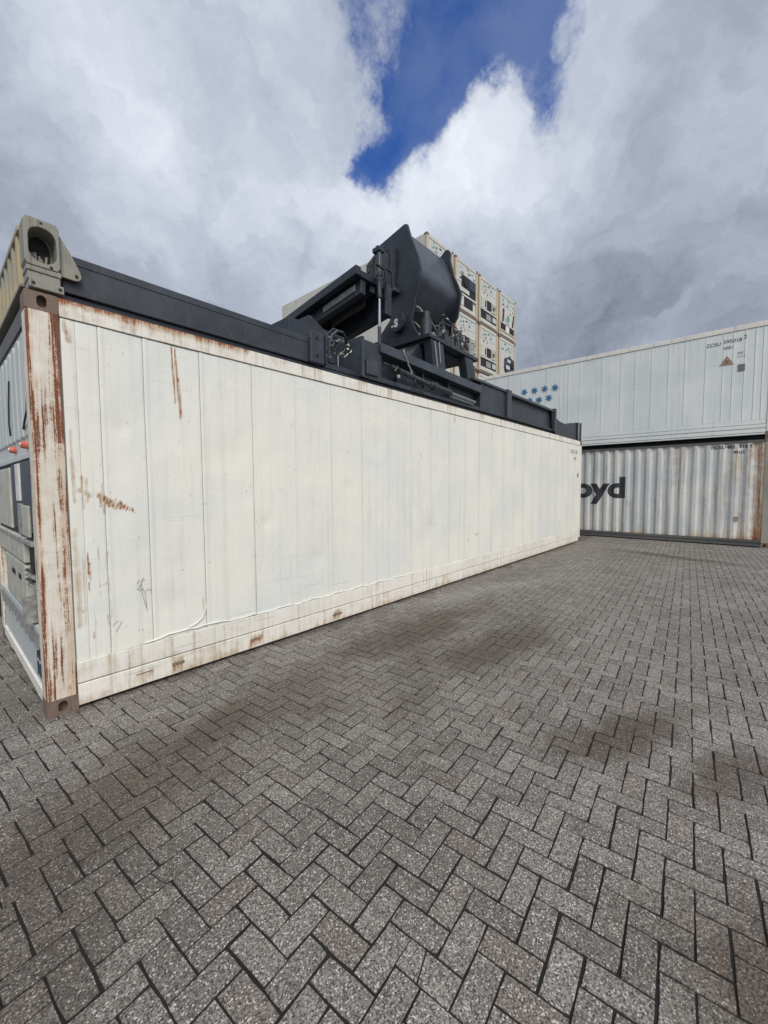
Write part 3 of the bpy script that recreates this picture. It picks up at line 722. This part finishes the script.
# ------------------------------------------------------------------ tower of stacked refrigerated containers behind
def reefer_stack_unit(kind):
    root = thing('refrigerated_container', 'x', 'container')
    hh = 2.805
    box('body', TWHITE, root, .05, L, .012, W-.012, .08, hh-.03)
    for k in range(14):
        MB().box(.3+k*.84, .34+k*.84, W-.013, W-.006, .2, hh-.16).obj('side_rib', TWHITE, root)
    for yy in (.002, W-.152): box('corner_post', TPOST, root, 0, .16, yy, yy+.15, .1185, hh-.1185)
    for yy in (.0, W-.162):
        for zz in (0, hh-.118): box('corner_casting', CAST, root, -.004, .178, yy, yy+.162, zz, zz+.118)
    box('end_header', TWHITE, root, .02, .12, .163, W-.163, hh-.17, hh-.01)
    box('end_sill', CAST, root, .02, .12, .163, W-.163, .03, .17)
    for yy in (.16, W-.20): box('frame_strip', TPOST, root, .02, .05, yy, yy+.04, .17, hh-.17)
    rr = random.Random(kind)
    x0 = .02
    box('upper_panel', TWHITE, root, x0+.01, .06, .21, W-.21, 1.62, 2.60, .01)
    for yy, sg in ((.30, 1), (1.28, 1)): box('access_hatch', ENDW, root, x0, x0+.02, yy, yy+.86, 2.05, 2.55, .008)
    for k in range(12):
        yy = rr.uniform(.3, 2.0); zz = rr.uniform(1.70, 2.5)
        box('warning_sticker', rr.choice((INKF, BROWN, DBLUE, GREENP)), root, x0-.012, x0-.004, yy, yy+rr.uniform(.05, .2), zz, zz+rr.uniform(.03, .10))
    if kind == 0:      # square control openings and a slotted lower grille
        box('fan_opening', BLACK, root, -.0, .03, .92, 1.42, 1.12, 1.62)
        box('control_box', BEIGE, root, -.03, .05, .35, .82, 1.05, 1.55, .01); box('control_window', INKF, root, -.038, -.03, .42, .58, 1.30, 1.45); box('control_window', BLACK, root, -.038, -.03, .62, .76, 1.18, 1.42)
        box('side_cover', TWHITE, root, -.01, .05, 1.5, 2.12, 1.05, 1.58, .01); box('control_window', BLACK, root, -.02, -.01, 1.60, 1.74, 1.15, 1.50)
        box('ledge', TWHITE, root, -.03, .06, .2, W-.2, .90, 1.00, .01)
        box('compressor_bay', BLACK, root, .0, .03, .25, 2.15, .42, .88)
        box('compressor_cover', GALV, root, -.02, .03, .95, 1.55, .45, .80, .02); box('compressor_cover', ENDW, root, -.02, .03, .3, .75, .5, .82, .02)
        box('lower_panel', TWHITE, root, .0, .06, .21, W-.21, .18, .40, .008)
    elif kind == 1:    # big black unit opening
        box('unit_bay', BLACK, root, .0, .03, .25, 1.75, 1.05, 2.05); box('condenser', DBLUE, root, -.04, .02, .3, 1.0, 1.45, 2.0, .03)
        MB().tube([(-.05, 1.35, 1.75), (0, 1.35, 1.75)], .26, 18).obj('condenser_fan', BLACK, root)
        box('control_box', TWHITE, root, -.03, .05, 1.0, 2.15, 1.12, 1.35, .01)
        box('ledge', TWHITE, root, -.03, .06, .2, W-.2, .92, 1.03, .01)
        box('compressor_bay', BLACK, root, .0, .03, .55, 1.5, .40, .90); box('side_cover', TWHITE, root, -.01, .05, 1.55, 2.15, .40, .90, .01)
        box('lower_panel', TWHITE, root, .0, .06, .21, W-.21, .18, .38, .008)
    elif kind == 2:    # round fan with green emblem between two dark side openings
        box('mid_panel', TWHITE, root, .0, .06, .21, W-.21, .9, 1.62, .01)
        MB().tube([(-.03, 1.22, 1.35), (0.01, 1.22, 1.35)], .34, 20).obj('condenser_fan', ENDW, root); MB().tube([(-.04, 1.22, 1.35), (-.03, 1.22, 1.35)], .20, 16).obj('fan_emblem', GREENP, root)
        for yy, tl in ((.38, -1), (1.85, 1)):
            MB().prism([(yy, 1.05), (yy+.20, .95), (yy+.16, 1.35), (yy+.06*tl, 1.85), (yy-.12, 1.80)], 'x', -.012, .01).obj('side_opening', BLACK, root)
        box('compressor_bay', BLACK, root, .0, .03, .25, 2.15, .50, .86); box('compressor_cover', CREAM, root, -.02, .03, 1.0, 1.5, .45, .85, .02)
        box('ledge', TPOST, root, -.03, .06, .2, W-.2, .38, .48, .01); box('lower_panel', TWHITE, root, .0, .06, .21, W-.21, .18, .36, .008)
    else:              # dark blue projecting unit
        box('mid_panel', TWHITE, root, .0, .06, .21, W-.21, .4, 1.62, .01)
        MB().prism([(.28, .75), (.75, .60), (1.6, .62), (1.75, .95), (1.7, 1.55), (1.1, 1.75), (.4, 1.62)], 'x', -.10, .02).obj('condenser', DBLUE, root, bevel=.03)
        MB().tube([(-.14, .75, 1.2), (-.10, .75, 1.2)], .22, 16).obj('condenser_fan', BLACK, root); box('control_box', TWHITE, root, -.14, -.10, 1.15, 1.68, .85, 1.10, .01)
        box('control_box', ENDW, root, -.14, -.10, 1.05, 1.5, 1.3, 1.5, .01)
        box('compressor_bay', BLACK, root, .0, .03, .9, 1.5, .35, .62); box('lower_panel', TWHITE, root, .0, .06, .21, W-.21, .18, .34, .008)
    nest(root, {'control_window': ('control_box', 'side_cover'), 'condenser_fan': ('condenser', 'mid_panel'), 'fan_emblem': ('mid_panel',), 'warning_sticker': ('upper_panel',)})
    return root
protos = {k: reefer_stack_unit(k) for k in range(4)}
usedp = set()
TX, TY, TP, THh = 16.35, 8.45, 2.64, 2.822
layout = {(0, 4): 0, (1, 4): 1, (2, 4): 0, (3, 4): 2, (0, 3): 1, (1, 3): 0, (2, 3): 0, (3, 3): 3}
cn = ['leftmost', 'second', 'third', 'rightmost']
looks = {0: 'white container with square black opening', 1: 'white container with large black bay', 2: 'white container with round green emblem', 3: 'white container with dark blue unit'}
tn = {4: 'top row', 3: 'second row down', 2: 'middle row', 1: 'fourth row down', 0: 'bottom row'}
for c_ in range(4):
    for t_ in range(5):
        k = layout.get((c_, t_), (c_+t_*2) % 2)
        o = protos[k] if k not in usedp else copy_tree(protos[k]); usedp.add(k)
        o.location = (TX+c_*TP+W, TY+.02*((c_*3+t_) % 3), t_*THh); o.rotation_euler = (0, 0, math.pi/2)
        tag(o, f'{looks[k]}, {tn[t_]}, {cn[c_]} column of far stack', group='white containers in the tall stack behind')

# ------------------------------------------------------------------ folded flat rack lying on the white container
FR = thing('flat_rack', 'weathered flat rack with folded yellow and grey end wall lying on the white container', 'flat rack', (0, 0, H+.004))
z = lambda v: v-H-.004
def hinge(x0, x1, y0, y1, nm='hinge_box'):
    out = rayloop(x0, x1, z(3.062), z(3.368), .022); cx, cz = (x0+x1)/2+.004, z(3.205)
    inn = rayloop(cx-.074, cx+.072, cz-.115, cz+.112, .068)
    return MB().ringplate(out, inn, 'y', y0, y1, y0+.135).obj(nm, HINGE, FR, bevel=.004)
hb = hinge(.014, .200, .0, .16)
MB().ringplate([(.107+.062*math.cos(t), z(3.205)+.10*math.sin(t)) for t in [2*math.pi*i/24 for i in range(24)]], [(.107+.05*math.cos(t), z(3.205)+.085*math.sin(t)) for t in [2*math.pi*i/24 for i in range(24)]], 'y', .125, .133, .132).obj('hinge_liner', BLACK, FR)
b_ = MB(); rr = random.Random(5)
for i in range(7):
    xx = .06+i*.013; b_.tube([(xx, .10+rr.uniform(0, .02), z(3.12)), (xx+rr.uniform(-.01, .01), .11, z(3.14+rr.uniform(.01, .05)))], .008, 5)
b_.obj('locking_lug', HINGE, FR)
MB().tube([(.107, -.002, z(3.345)), (.107, .004, z(3.345))], .008, 10).obj('bolt_hole', BLACK, FR)
MB().tube([(.15, -.002, z(3.076)), (.15, .004, z(3.076))], .010, 10).obj('bolt_hole', BLACK, FR)
box('hinge_lip', HINGE, FR, .020, .205, .004, .16, z(3.026), z(3.060), .006)
box('hinge_base', HINGE, FR, .026, .198, .012, .16, z(2.975), z(3.026), .003)
box('base_plate', HINGE, FR, .030, .214, -.004, .15, z(2.918), z(2.972), .006)
for xx in (.052, .192): MB().tube([(xx, -.007, z(2.946)), (xx, -.001, z(2.946))], .010, 12).obj('bolt_hole', BLACK, FR)
MB().prism([(.203, z(3.335)), (.262, z(3.24)), (.318, z(3.125)), (.326, z(3.085)), (.315, z(3.062)), (.290, z(3.052)), (.203, z(3.055))], 'y', .035, .055).obj('gusset', HINGE, FR, bevel=.004)
MB().tube([(.295, .030, z(3.085)), (.295, .0345, z(3.085))], .010, 12).obj('bolt_hole', BLACK, FR)
# corrugated folded end wall along the x = 0 edge
vs = []; fs = []; xs = []
n = 0; yy = .165
prof = []
while yy < 2.28:
    for dy, xo in ((0, .045), (.055, .045), (.085, .010), (.145, .010), (.175, .045)): prof.append((yy+dy, xo))
    yy += .20
b_ = MB()
for (y_, x_) in prof: vs += [(x_, y_, z(2.985)), (x_, y_, z(3.325))]
fs = [(2*i, 2*i+2, 2*i+3, 2*i+1) for i in range(len(prof)-1)]
b_.add(vs, fs, [.10 if i % 4 < 2 else .0 for i in range(len(vs))]); b_.obj('end_wall', YELW, FR)
box('end_wall_top', YELW, FR, .006, .07, .162, 2.30, z(3.325), z(3.362), .004)
box('end_wall_foot', HINGE, FR, .006, .07, .162, 2.30, z(2.962), z(2.985), .003)
box('end_wall_core', BLACK, FR, .05, .12, .162, 2.30, z(2.905), z(3.32))
box('hinge_box', HINGE, FR, .014, .200, 2.29, 2.438, z(3.00), z(3.368), .01); box('hinge_base', HINGE, FR, .026, .198, 2.29, 2.43, z(2.902), z(3.0))
box('deck', NAVY, FR, .13, L-.05, .10, W-.10, z(2.903), z(2.960))
# far end: sloping cheek and corner block
MB().prism([(10.07, z(2.905)), (10.07, z(3.33)), (10.30, z(3.27)), (10.84, z(3.245)), (11.25, z(3.33)), (11.75, z(3.37)), (11.75, z(2.905))], 'y', .03, .20).obj('end_cheek', NAVY, FR, bevel=.008)
for k in range(4):
    MB().box(11.76+k*.10, 11.825+k*.10, .0, .16, z(2.93), z(3.395+.008*k)).obj('end_block_fin', NAVY if k != 1 else GALV, FR, bevel=.006)
box('end_block', BLACK, FR, 11.75, 12.15, .03, .2, z(2.905), z(3.38))
box('end_block', NAVY, FR, 11.3, 12.17, 2.25, 2.43, z(2.905), z(3.38), .01)
box('end_wall', NAVY, FR, 11.95, 12.12, .21, 2.24, z(2.905), z(3.34), .01)
box('corner_foot', CAST, FR, 12.0, 12.178, -.002, .15, z(2.903), z(2.93))

# ------------------------------------------------------------------ the dark side-loading crane resting in the flat rack
CR = thing('side_loader_crane', 'dark blue grey crane with folded arm and curved hood lying on the flat rack', 'crane', (0, 0, 2.966))
z = lambda v: v-2.966
def cprism(nm, poly, axis, a, b, mat=NAVY, bevel=.006, **k):
    poly = [(q[0], z(q[1])) for q in poly]
    return MB().prism(poly, axis, a, b).obj(nm, mat, CR, bevel=bevel, **k)
def cbox(nm, x0, x1, y0, y1, z0, z1, mat=NAVY, bevel=.006, **k): return box(nm, mat, CR, x0, x1, y0, y1, z(z0), z(z1), bevel, **k)
def ctube(nm, pts, r, mat=NAVY, n=14, **k): return MB().tube([(p[0], p[1], z(p[2])) for p in pts], r, n).obj(nm, mat, CR, smooth=True, **k)
# near beam: plain web with slightly proud top band
cbox('side_beam', .22, 2.42, .075, .16, 2.97, 3.20, NAVY2)
cbox('beam_flange', .22, 2.42, .070, .22, 3.175, 3.235, NAVY2)
cbox('side_beam', .22, 2.42, 2.15, 2.30, 2.97, 3.25, NAVY2)
cbox('cross_beam', .25, .40, .17, 2.14, 2.97, 3.18)
cbox('beam_bracket', 2.36, 2.56, .03, .30, 2.97, 3.305, NAVY2, .012)
cbox('bracket_plate', 2.565, 2.59, .02, .34, 2.97, 3.30, NAVY)
for zz in (3.05, 3.24): ctube('bolt', [(2.45, .03, zz), (2.45, .012, zz)], .014, NAVY, 8)
# bay with fittings
cbox('bay_back', 2.6, 3.15, .75, 1.7, 2.97, 3.72, NAVY)
cbox('bay_floor', 2.6, 3.15, .10, .75, 2.97, 3.03, NAVY)
cbox('valve_block', 2.68, 2.86, .20, .42, 3.08, 3.22, NAVY)
ctube('fitting', [(2.60, .18, 3.22), (2.74, .17, 3.21)], .022, BRASS, 10); ctube('fitting', [(2.60, .18, 3.15), (2.76, .17, 3.13)], .018, GALV, 10)
ctube('fitting', [(2.62, .15, 3.10), (2.66, .15, 3.06)], .016, BRASS, 8)
ctube('hose', [(2.72, .15, 3.10), (2.72, .14, 3.25), (2.76, .13, 3.38), (2.84, .13, 3.45), (2.94, .14, 3.46), (3.02, .18, 3.43), (3.10, .25, 3.40)], .015, BLUEGREY, 8)
ctube('hose', [(2.70, .19, 3.08), (2.69, .18, 3.25), (2.73, .17, 3.40), (2.82, .17, 3.475), (2.95, .2, 3.48)], .014, RUBBER, 8)
rr = random.Random(3)
for i in range(22):
    a = Vector((rr.uniform(2.70, 3.08), rr.uniform(.14, .3), rr.uniform(3.16, 3.34))); q = a+Vector((rr.uniform(-.10, .10), rr.uniform(-.05, .05), rr.uniform(-.08, .04)))
    ctube('hose', [a, (a+q)/2+Vector((0, -.03, .025)), q], .009, rr.choice((BRASS, RUBBER, RUBBER, GALV)), 6)
for i in range(7):
    a = Vector((rr.uniform(2.84, 3.08), rr.uniform(.12, .22), rr.uniform(3.12, 3.38))); ctube('fitting', [a, a+Vector((rr.uniform(-.03, .03), -.02, rr.uniform(-.02, .02)))], .014, BRASS, 8)
ctube('drain_line', [(2.84, .12, 3.16), (2.84, .12, 2.98)], .006, GALV, 6)
# stepped chassis
cbox('bay_wall', 3.15, 3.19, .02, 1.9, 2.97, 3.455, BLUEGREY)
cbox('frame_box', 3.19, 3.55, .06, 1.9, 2.97, 3.44, NAVY2)
cbox('frame_window', 3.24, 3.46, .035, .06, 3.02, 3.20, BLUEGREY)
cprism('upper_chord', [(3.50, 3.46), (3.50, 3.34), (6.2, 3.27), (6.2, 3.40)], 'y', .02, .26, BLUEGREY)
cbox('chassis_web', 3.55, 6.2, .16, 1.9, 2.97, 3.28, NAVY)
cbox('lower_chord', 3.55, 6.2, .06, .16, 2.97, 3.03, NAVY2)
for xx in (3.9, 4.5, 5.2): cbox('web_stiffener', xx, xx+.02, .08, .16, 3.03, 3.28, NAVY2, 0)
cprism('chord_rail', [(4.05, 3.58), (4.05, 3.50), (6.1, 3.46), (6.1, 3.55)], 'y', .30, .50, NAVY2)
ctube('cylinder', [(3.70, .03, 3.20), (4.60, .02, 3.12)], .035, NAVY2); ctube('cylinder', [(4.58, .02, 3.125), (5.15, .02, 3.10)], .046, NAVY2)
ctube('cylinder_collar', [(4.66, .02, 3.12), (4.72, .02, 3.118)], .062, NAVY2); ctube('cylinder_rod', [(5.15, .02, 3.10), (5.95, .02, 3.075)], .024, CHROME)
ctube('cylinder_rod', [(5.2, .03, 3.05), (5.9, .03, 3.03)], .012, CHROME)
# pedestal
cprism('pedestal_top', [(4.86, 4.015), (4.86, 3.955), (6.42, 3.915), (6.42, 3.975)], 'y', .22, 1.9, NAVY2)
cprism('pedestal_leg', [(4.93, 3.955), (5.28, 3.945), (5.38, 3.44), (5.02, 3.46)], 'y', .24, .40, NAVY2, .01)
cprism('pedestal_leg', [(5.98, 3.93), (6.25, 3.92), (6.48, 3.40), (6.12, 3.42)], 'y', .24, .40, NAVY2, .01)
ctube('grab_rail', [(4.97, .20, 3.90), (5.05, .20, 3.52)], .014, CHROME, 8); ctube('grab_rail', [(5.10, .20, 3.92), (5.14, .20, 3.60)], .010, CHROME, 8)
cprism('pedestal_rail', [(4.74, 3.45), (4.74, 3.395), (6.60, 3.36), (6.60, 3.43)], 'y', .16, .45, NAVY2)
cprism('pedestal_base', [(.40, 3.90), (.40, 4.02), (1.30, 4.16), (1.50, 4.16), (1.50, 3.90)], 'x', 4.92, 6.3, NAVY)
cprism('pedestal_skirt', [(4.55, 3.55), (4.92, 3.93), (5.15, 3.93), (5.15, 3.5), (4.55, 3.5)], 'y', .45, 1.0, NAVY)
# hood plates, drawn in the y-z plane
plate = [(.76, 5.93), (.82, 5.95), (1.43, 5.81), (1.46, 5.6), (1.34, 4.89), (1.15, 4.75), (1.10, 4.62), (1.12, 4.50), (1.42, 4.24), (1.42, 4.05), (.48, 4.03), (.60, 4.20), (.67, 4.37), (.60, 4.70), (.495, 5.00), (.485, 5.14), (.53, 5.34), (.70, 5.74)]
cprism('hood_side_plate', plate, 'x', 4.98, 5.03, NAVY, .008)
plate2 = [(.67, 5.80), (.665, 5.92), (.71, 5.99), (.77, 6.0), (.86, 5.93), (1.30, 5.75), (1.34, 4.95), (1.0, 4.55), (.62, 4.56), (.50, 4.72), (.455, 4.95), (.43, 5.12), (.50, 5.30), (.585, 5.48)]
cprism('hood_side_plate', plate2, 'x', 6.14, 6.19, NAVY, .008)
prof = [(1.25, 5.70), (.90, 5.84), (.80, 5.83), (.765, 5.78), (.545, 5.22), (.520, 5.14), (.515, 5.08), (.530, 5.02), (.56, 4.96), (.80, 4.62), (1.2, 4.55)]
inner = [(p[0]+.03, p[1]-.0) for p in prof]
b_ = MB(); n = len(prof)
b_.add([(x_, p[0], z(p[1])) for x_ in (5.03, 6.14) for p in prof]+[(x_, p[0]+.02, z(p[1])) for x_ in (5.03, 6.14) for p in prof],
       [(i, i+1, n+i+1, n+i) for i in range(n-1)]+[(2*n+i, 3*n+i, 3*n+i+1, 2*n+i+1) for i in range(n-1)])
b_.obj('hood_sheet', BLUEGREY, CR, smooth=True)
cbox('hood_back', 5.03, 6.14, 1.2, 1.25, 4.66, 5.7, NAVY)
cprism('plate_rib', [(1.16, 5.60), (1.24, 5.60), (1.26, 4.92), (1.18, 4.92)], 'x', 4.90, 4.98, BLACK, 0)
cprism('plate_rib', [(1.00, 5.62), (1.04, 5.62), (1.10, 4.90), (1.02, 4.90)], 'x', 4.88, 4.98, NAVY2, .003)
cprism('plate_rib', [(1.30, 5.75), (1.36, 5.75), (1.32, 4.90), (1.26, 4.90)], 'x', 4.86, 4.98, NAVY2, .003)
cprism('plate_ledge', [(.92, 4.93), (1.36, 4.93), (1.36, 4.89), (.92, 4.87)], 'x', 4.84, 4.98, BLUEGREY, .003)
# pivot and emblem
MB().tube([(4.90, .93, z(4.37)), (4.98, .93, z(4.37))], .16, 24).obj('pivot_boss', NAVY, CR, bevel=.008)
text_obj('S', .17, WPAINT, CR, 'emblem', lambda u, v: (4.897, .975-u, z(4.30)+v), bold=.010)
text_obj('-', .17, WPAINT, CR, 'emblem', lambda u, v: (4.897, 1.04-u, z(4.28)+v), bold=.006)
for a in range(6):
    t = a*math.pi/3; ctube('bolt', [(4.90, .93+.135*math.cos(t), 4.37+.135*math.sin(t)), (4.888, .93+.135*math.cos(t), 4.37+.135*math.sin(t))], .012, NAVY2, 6)
# upright cylinder in front of the plate
UX, UY = 4.0, .50
ctube('upright_cylinder', [(UX, UY, 4.98), (UX, UY, 4.34)], .036, BLUEGREY); ctube('cylinder_rod', [(UX, UY, 4.34), (UX, UY, 3.92)], .022, CHROME)
ctube('rod_eye', [(UX, UY, 3.92), (UX, UY, 3.60), (UX, UY, 3.42)], .026, NAVY2); ctube('cylinder_clamp', [(UX, UY, 4.66), (UX, UY, 4.63)], .046, NAVY); ctube('cylinder_clamp', [(UX, UY, 4.37), (UX, UY, 4.33)], .045, NAVY)
cbox('cylinder_bracket', UX-.05, UX+.07, UY-.05, UY+.09, 4.97, 5.03, NAVY)
# chain with shackle hanging on the chassis
pts = [(4.00, .05, 3.50), (3.98, .02, 3.42), (4.02, .02, 3.36), (4.06, .02, 3.30), (4.10, .01, 3.24), (4.12, .01, 3.16)]
for i, p in enumerate(pts[:-1]):
    q = pts[i+1]; ctube('chain_link', [p, ((p[0]+q[0])/2+.008, p[1]-.01, (p[2]+q[2])/2), q], .010, GALV, 6)
ctube('shackle', [(3.74, -.0, 3.14), (3.78, -.01, 3.19), (3.84, -.01, 3.19), (3.87, .0, 3.12)], .016, RUBBER, 8); ctube('shackle', [(3.79, -.02, 3.10), (3.80, -.02, 3.06)], .026, GALV, 10)
ctube('hose', [(4.12, .01, 3.25), (4.2, .0, 3.16), (4.18, .0, 3.08), (4.28, .0, 3.03), (4.5, .02, 3.01)], .014, RUBBER, 8)
# folded arm: slab rising towards the camera side, with grey strips in its underside
def slab(nm, x0, x1, y0, y1, t, lift=0., mat=NAVY, bevel=.008, dz0=0.):
    zz = lambda y: 4.62-(y-.55)*.152+lift
    return cprism(nm, [(y0, zz(y0)+dz0), (y1, zz(y1)+dz0), (y1, zz(y1)-t), (y0, zz(y0)-t)], 'x', x0, x1, mat, bevel)
slab('arm_slab', 3.60, 4.25, .55, 2.36, .09)
slab('arm_edge', 3.56, 3.66, .53, 2.40, .12, .02)
slab('arm_girder', 3.70, 3.80, .58, 2.30, .20, -.09); slab('arm_strip', 3.685, 3.698, .68, 1.38, .085, -.135, GALV, .002)
slab('arm_girder', 4.15, 4.30, .52, 2.30, .46, -.0); slab('arm_strip', 4.133, 4.147, .92, 1.70, .085, -.10, GALV, .002)
slab('arm_girder', 3.92, 4.02, .60, 2.30, .10, -.09)
ctube('hose', [(3.85, .42, 4.72), (3.95, .35, 4.66), (4.00, .36, 4.50), (4.02, .40, 4.30)], .022, RUBBER, 8); ctube('hose', [(3.95, .40, 4.74), (4.08, .33, 4.66), (4.12, .36, 4.48)], .020, RUBBER, 8)
for k in range(5): ctube('hose', [(4.05+k*.07, .66, 4.62), (4.07+k*.07, .60, 4.72), (4.15+k*.07, .70, 4.84)], .013, RUBBER, 8)
cprism('arm_link', [(2.25, 4.20), (1.55, 4.12), (.85, 3.75), (.80, 3.45), (1.25, 3.40), (2.2, 3.75)], 'x', 3.60, 3.66, NAVY, .01)
cprism('arm_link', [(1.75, 4.22), (1.50, 4.22), (.95, 3.70), (1.1, 3.55)], 'x', 3.50, 3.56, NAVY2, .008)
for yy, zz in ((1.62, 4.08), (1.22, 3.80)):
    ctube('link_pin', [(3.44, yy, zz), (3.60, yy, zz)], .045, GALV, 14)
    ctube('link_pin', [(3.43, yy, zz), (3.44, yy, zz)], .06, NAVY, 14)
cprism('hose_guard', [(.98, 4.85), (1.02, 5.08), (.93, 5.16), (.86, 5.12), (.80, 5.28), (.74, 5.22), (.76, 4.60), (1.0, 4.62)], 'x', 4.32, 4.50, NAVY, .01)
for k in range(9): ctube('hose', [(4.30-.01*(k % 2), .98-k*.026, 4.62), (4.27, 1.00-k*.03, 4.85), (4.29, 1.02-k*.033, 5.08+.02*k), (4.38, .98-k*.03, 5.18+.015*k)], .013, RUBBER if k % 3 else NAVY2, 8)
for k in range(3): ctube('fitting', [(4.26, .95-k*.07, 4.95+k*.09), (4.24, .94-k*.07, 4.99+k*.09)], .013, BRASS, 8)
# motors and pipework on the pedestal
for (mx, my, r, z0, z1) in ((5.22, .55, .10, 3.99, 4.52), (5.72, .62, .085, 3.97, 4.42), (6.15, .50, .075, 3.96, 4.46), (6.32, .75, .07, 3.96, 4.6)):
    ctube('slew_motor', [(mx, my, z0), (mx, my, z0+.10), (mx, my, z0+.101), (mx, my, z1-.12), (mx, my, z1-.119), (mx, my, z1)], [r*1.25, r*1.25, r, r, r*.72, r*.72], NAVY2, 16)
    for a in range(5):
        t = a*1.256; ctube('bolt', [(mx+r*1.12*math.cos(t), my+r*1.12*math.sin(t), z0+.10), (mx+r*1.12*math.cos(t), my+r*1.12*math.sin(t), z0+.125)], .011, GALV, 6)
rr = random.Random(21)
for i in range(20):
    a = Vector((rr.uniform(5.3, 6.45), rr.uniform(.30, .6), rr.uniform(3.98, 4.2))); q = Vector((a.x+rr.uniform(-.28, .28), rr.uniform(.3, .8), rr.uniform(4.25, 4.66)))
    mdl = (a+q)/2+Vector((rr.uniform(-.12, .12), rr.uniform(-.1, .05), rr.uniform(0, .14)))
    ctube('hose', [a, a*.6+mdl*.4+Vector((0, 0, .03)), mdl, mdl*.4+q*.6+Vector((0, 0, .03)), q], rr.choice((.012, .016, .010)), rr.choice((RUBBER, RUBBER, NAVY2, GALV)), 7)
for i in range(14):
    a = Vector((rr.uniform(5.3, 6.4), rr.uniform(.26, .5), rr.uniform(3.98, 4.5))); ctube('fitting', [a, a+Vector((rr.uniform(-.03, .03), -.03, rr.uniform(-.03, .03)))], .015, rr.choice((BRASS, GALV)), 8)
cbox('valve_block', 5.42, 5.60, .30, .50, 3.97, 4.16, NAVY2); cbox('valve_block', 6.2, 6.38, .28, .42, 4.02, 4.22, GALV)
# right-hand beam
cbox('frame_box', 6.2, 7.22, .05, .40, 2.97, 3.46, NAVY2); cbox('side_beam', 6.2, 9.9, 2.1, 2.3, 2.97, 3.5, NAVY)
cbox('beam_flange', 5.9, 7.24, .02, .46, 3.46, 3.505, BLUEGREY)
cbox('beam_post', 7.22, 7.42, .0, .42, 2.97, 3.525, BLUEGREY, .012)
cbox('side_beam', 7.42, 9.92, .11, .36, 2.97, 3.44, NAVY2)
cbox('beam_flange', 7.42, 9.92, .02, .40, 3.44, 3.492, BLUEGREY); cbox('beam_flange', 7.42, 9.92, .04, .38, 2.975, 3.02, NAVY)
cbox('end_post', 9.92, 10.04, .0, .42, 2.97, 3.53, BLUEGREY, .01)
cprism('post_fin', [(9.82, 3.50), (9.92, 3.53), (9.92, 3.0), (9.88, 3.0)], 'y', .04, .07, NAVY)

nest(A, {'plug_centre': ('plug_cap',), 'cover_latch': ('compressor_cover',), 'ledge_tooth': ('toothed_ledge',), 'vent_slot': ('lower_panel',), 'rail_scuff': ('bottom_rail',), 'sill_foot': ('end_sill',), 'filter_drier': ('unit_bay',), 'data_box': ('unit_bay',)})
nest(C, {'triangle_symbol': ('warning_triangle',)})
nest(FR, {'bolt_hole': ('hinge_box', 'base_plate', 'gusset'), 'hinge_liner': ('hinge_box',), 'locking_lug': ('hinge_box',), 'end_block_fin': ('end_block',)})
nest(CR, {'bolt': ('beam_bracket', 'pivot_boss', 'slew_motor'), 'emblem': ('pivot_boss',), 'plate_rib': ('hood_side_plate',), 'plate_ledge': ('hood_side_plate',), 'cylinder_clamp': ('upright_cylinder',), 'arm_strip': ('arm_girder',), 'bracket_plate': ('beam_bracket',), 'frame_window': ('frame_box',), 'web_stiffener': ('chassis_web',)})
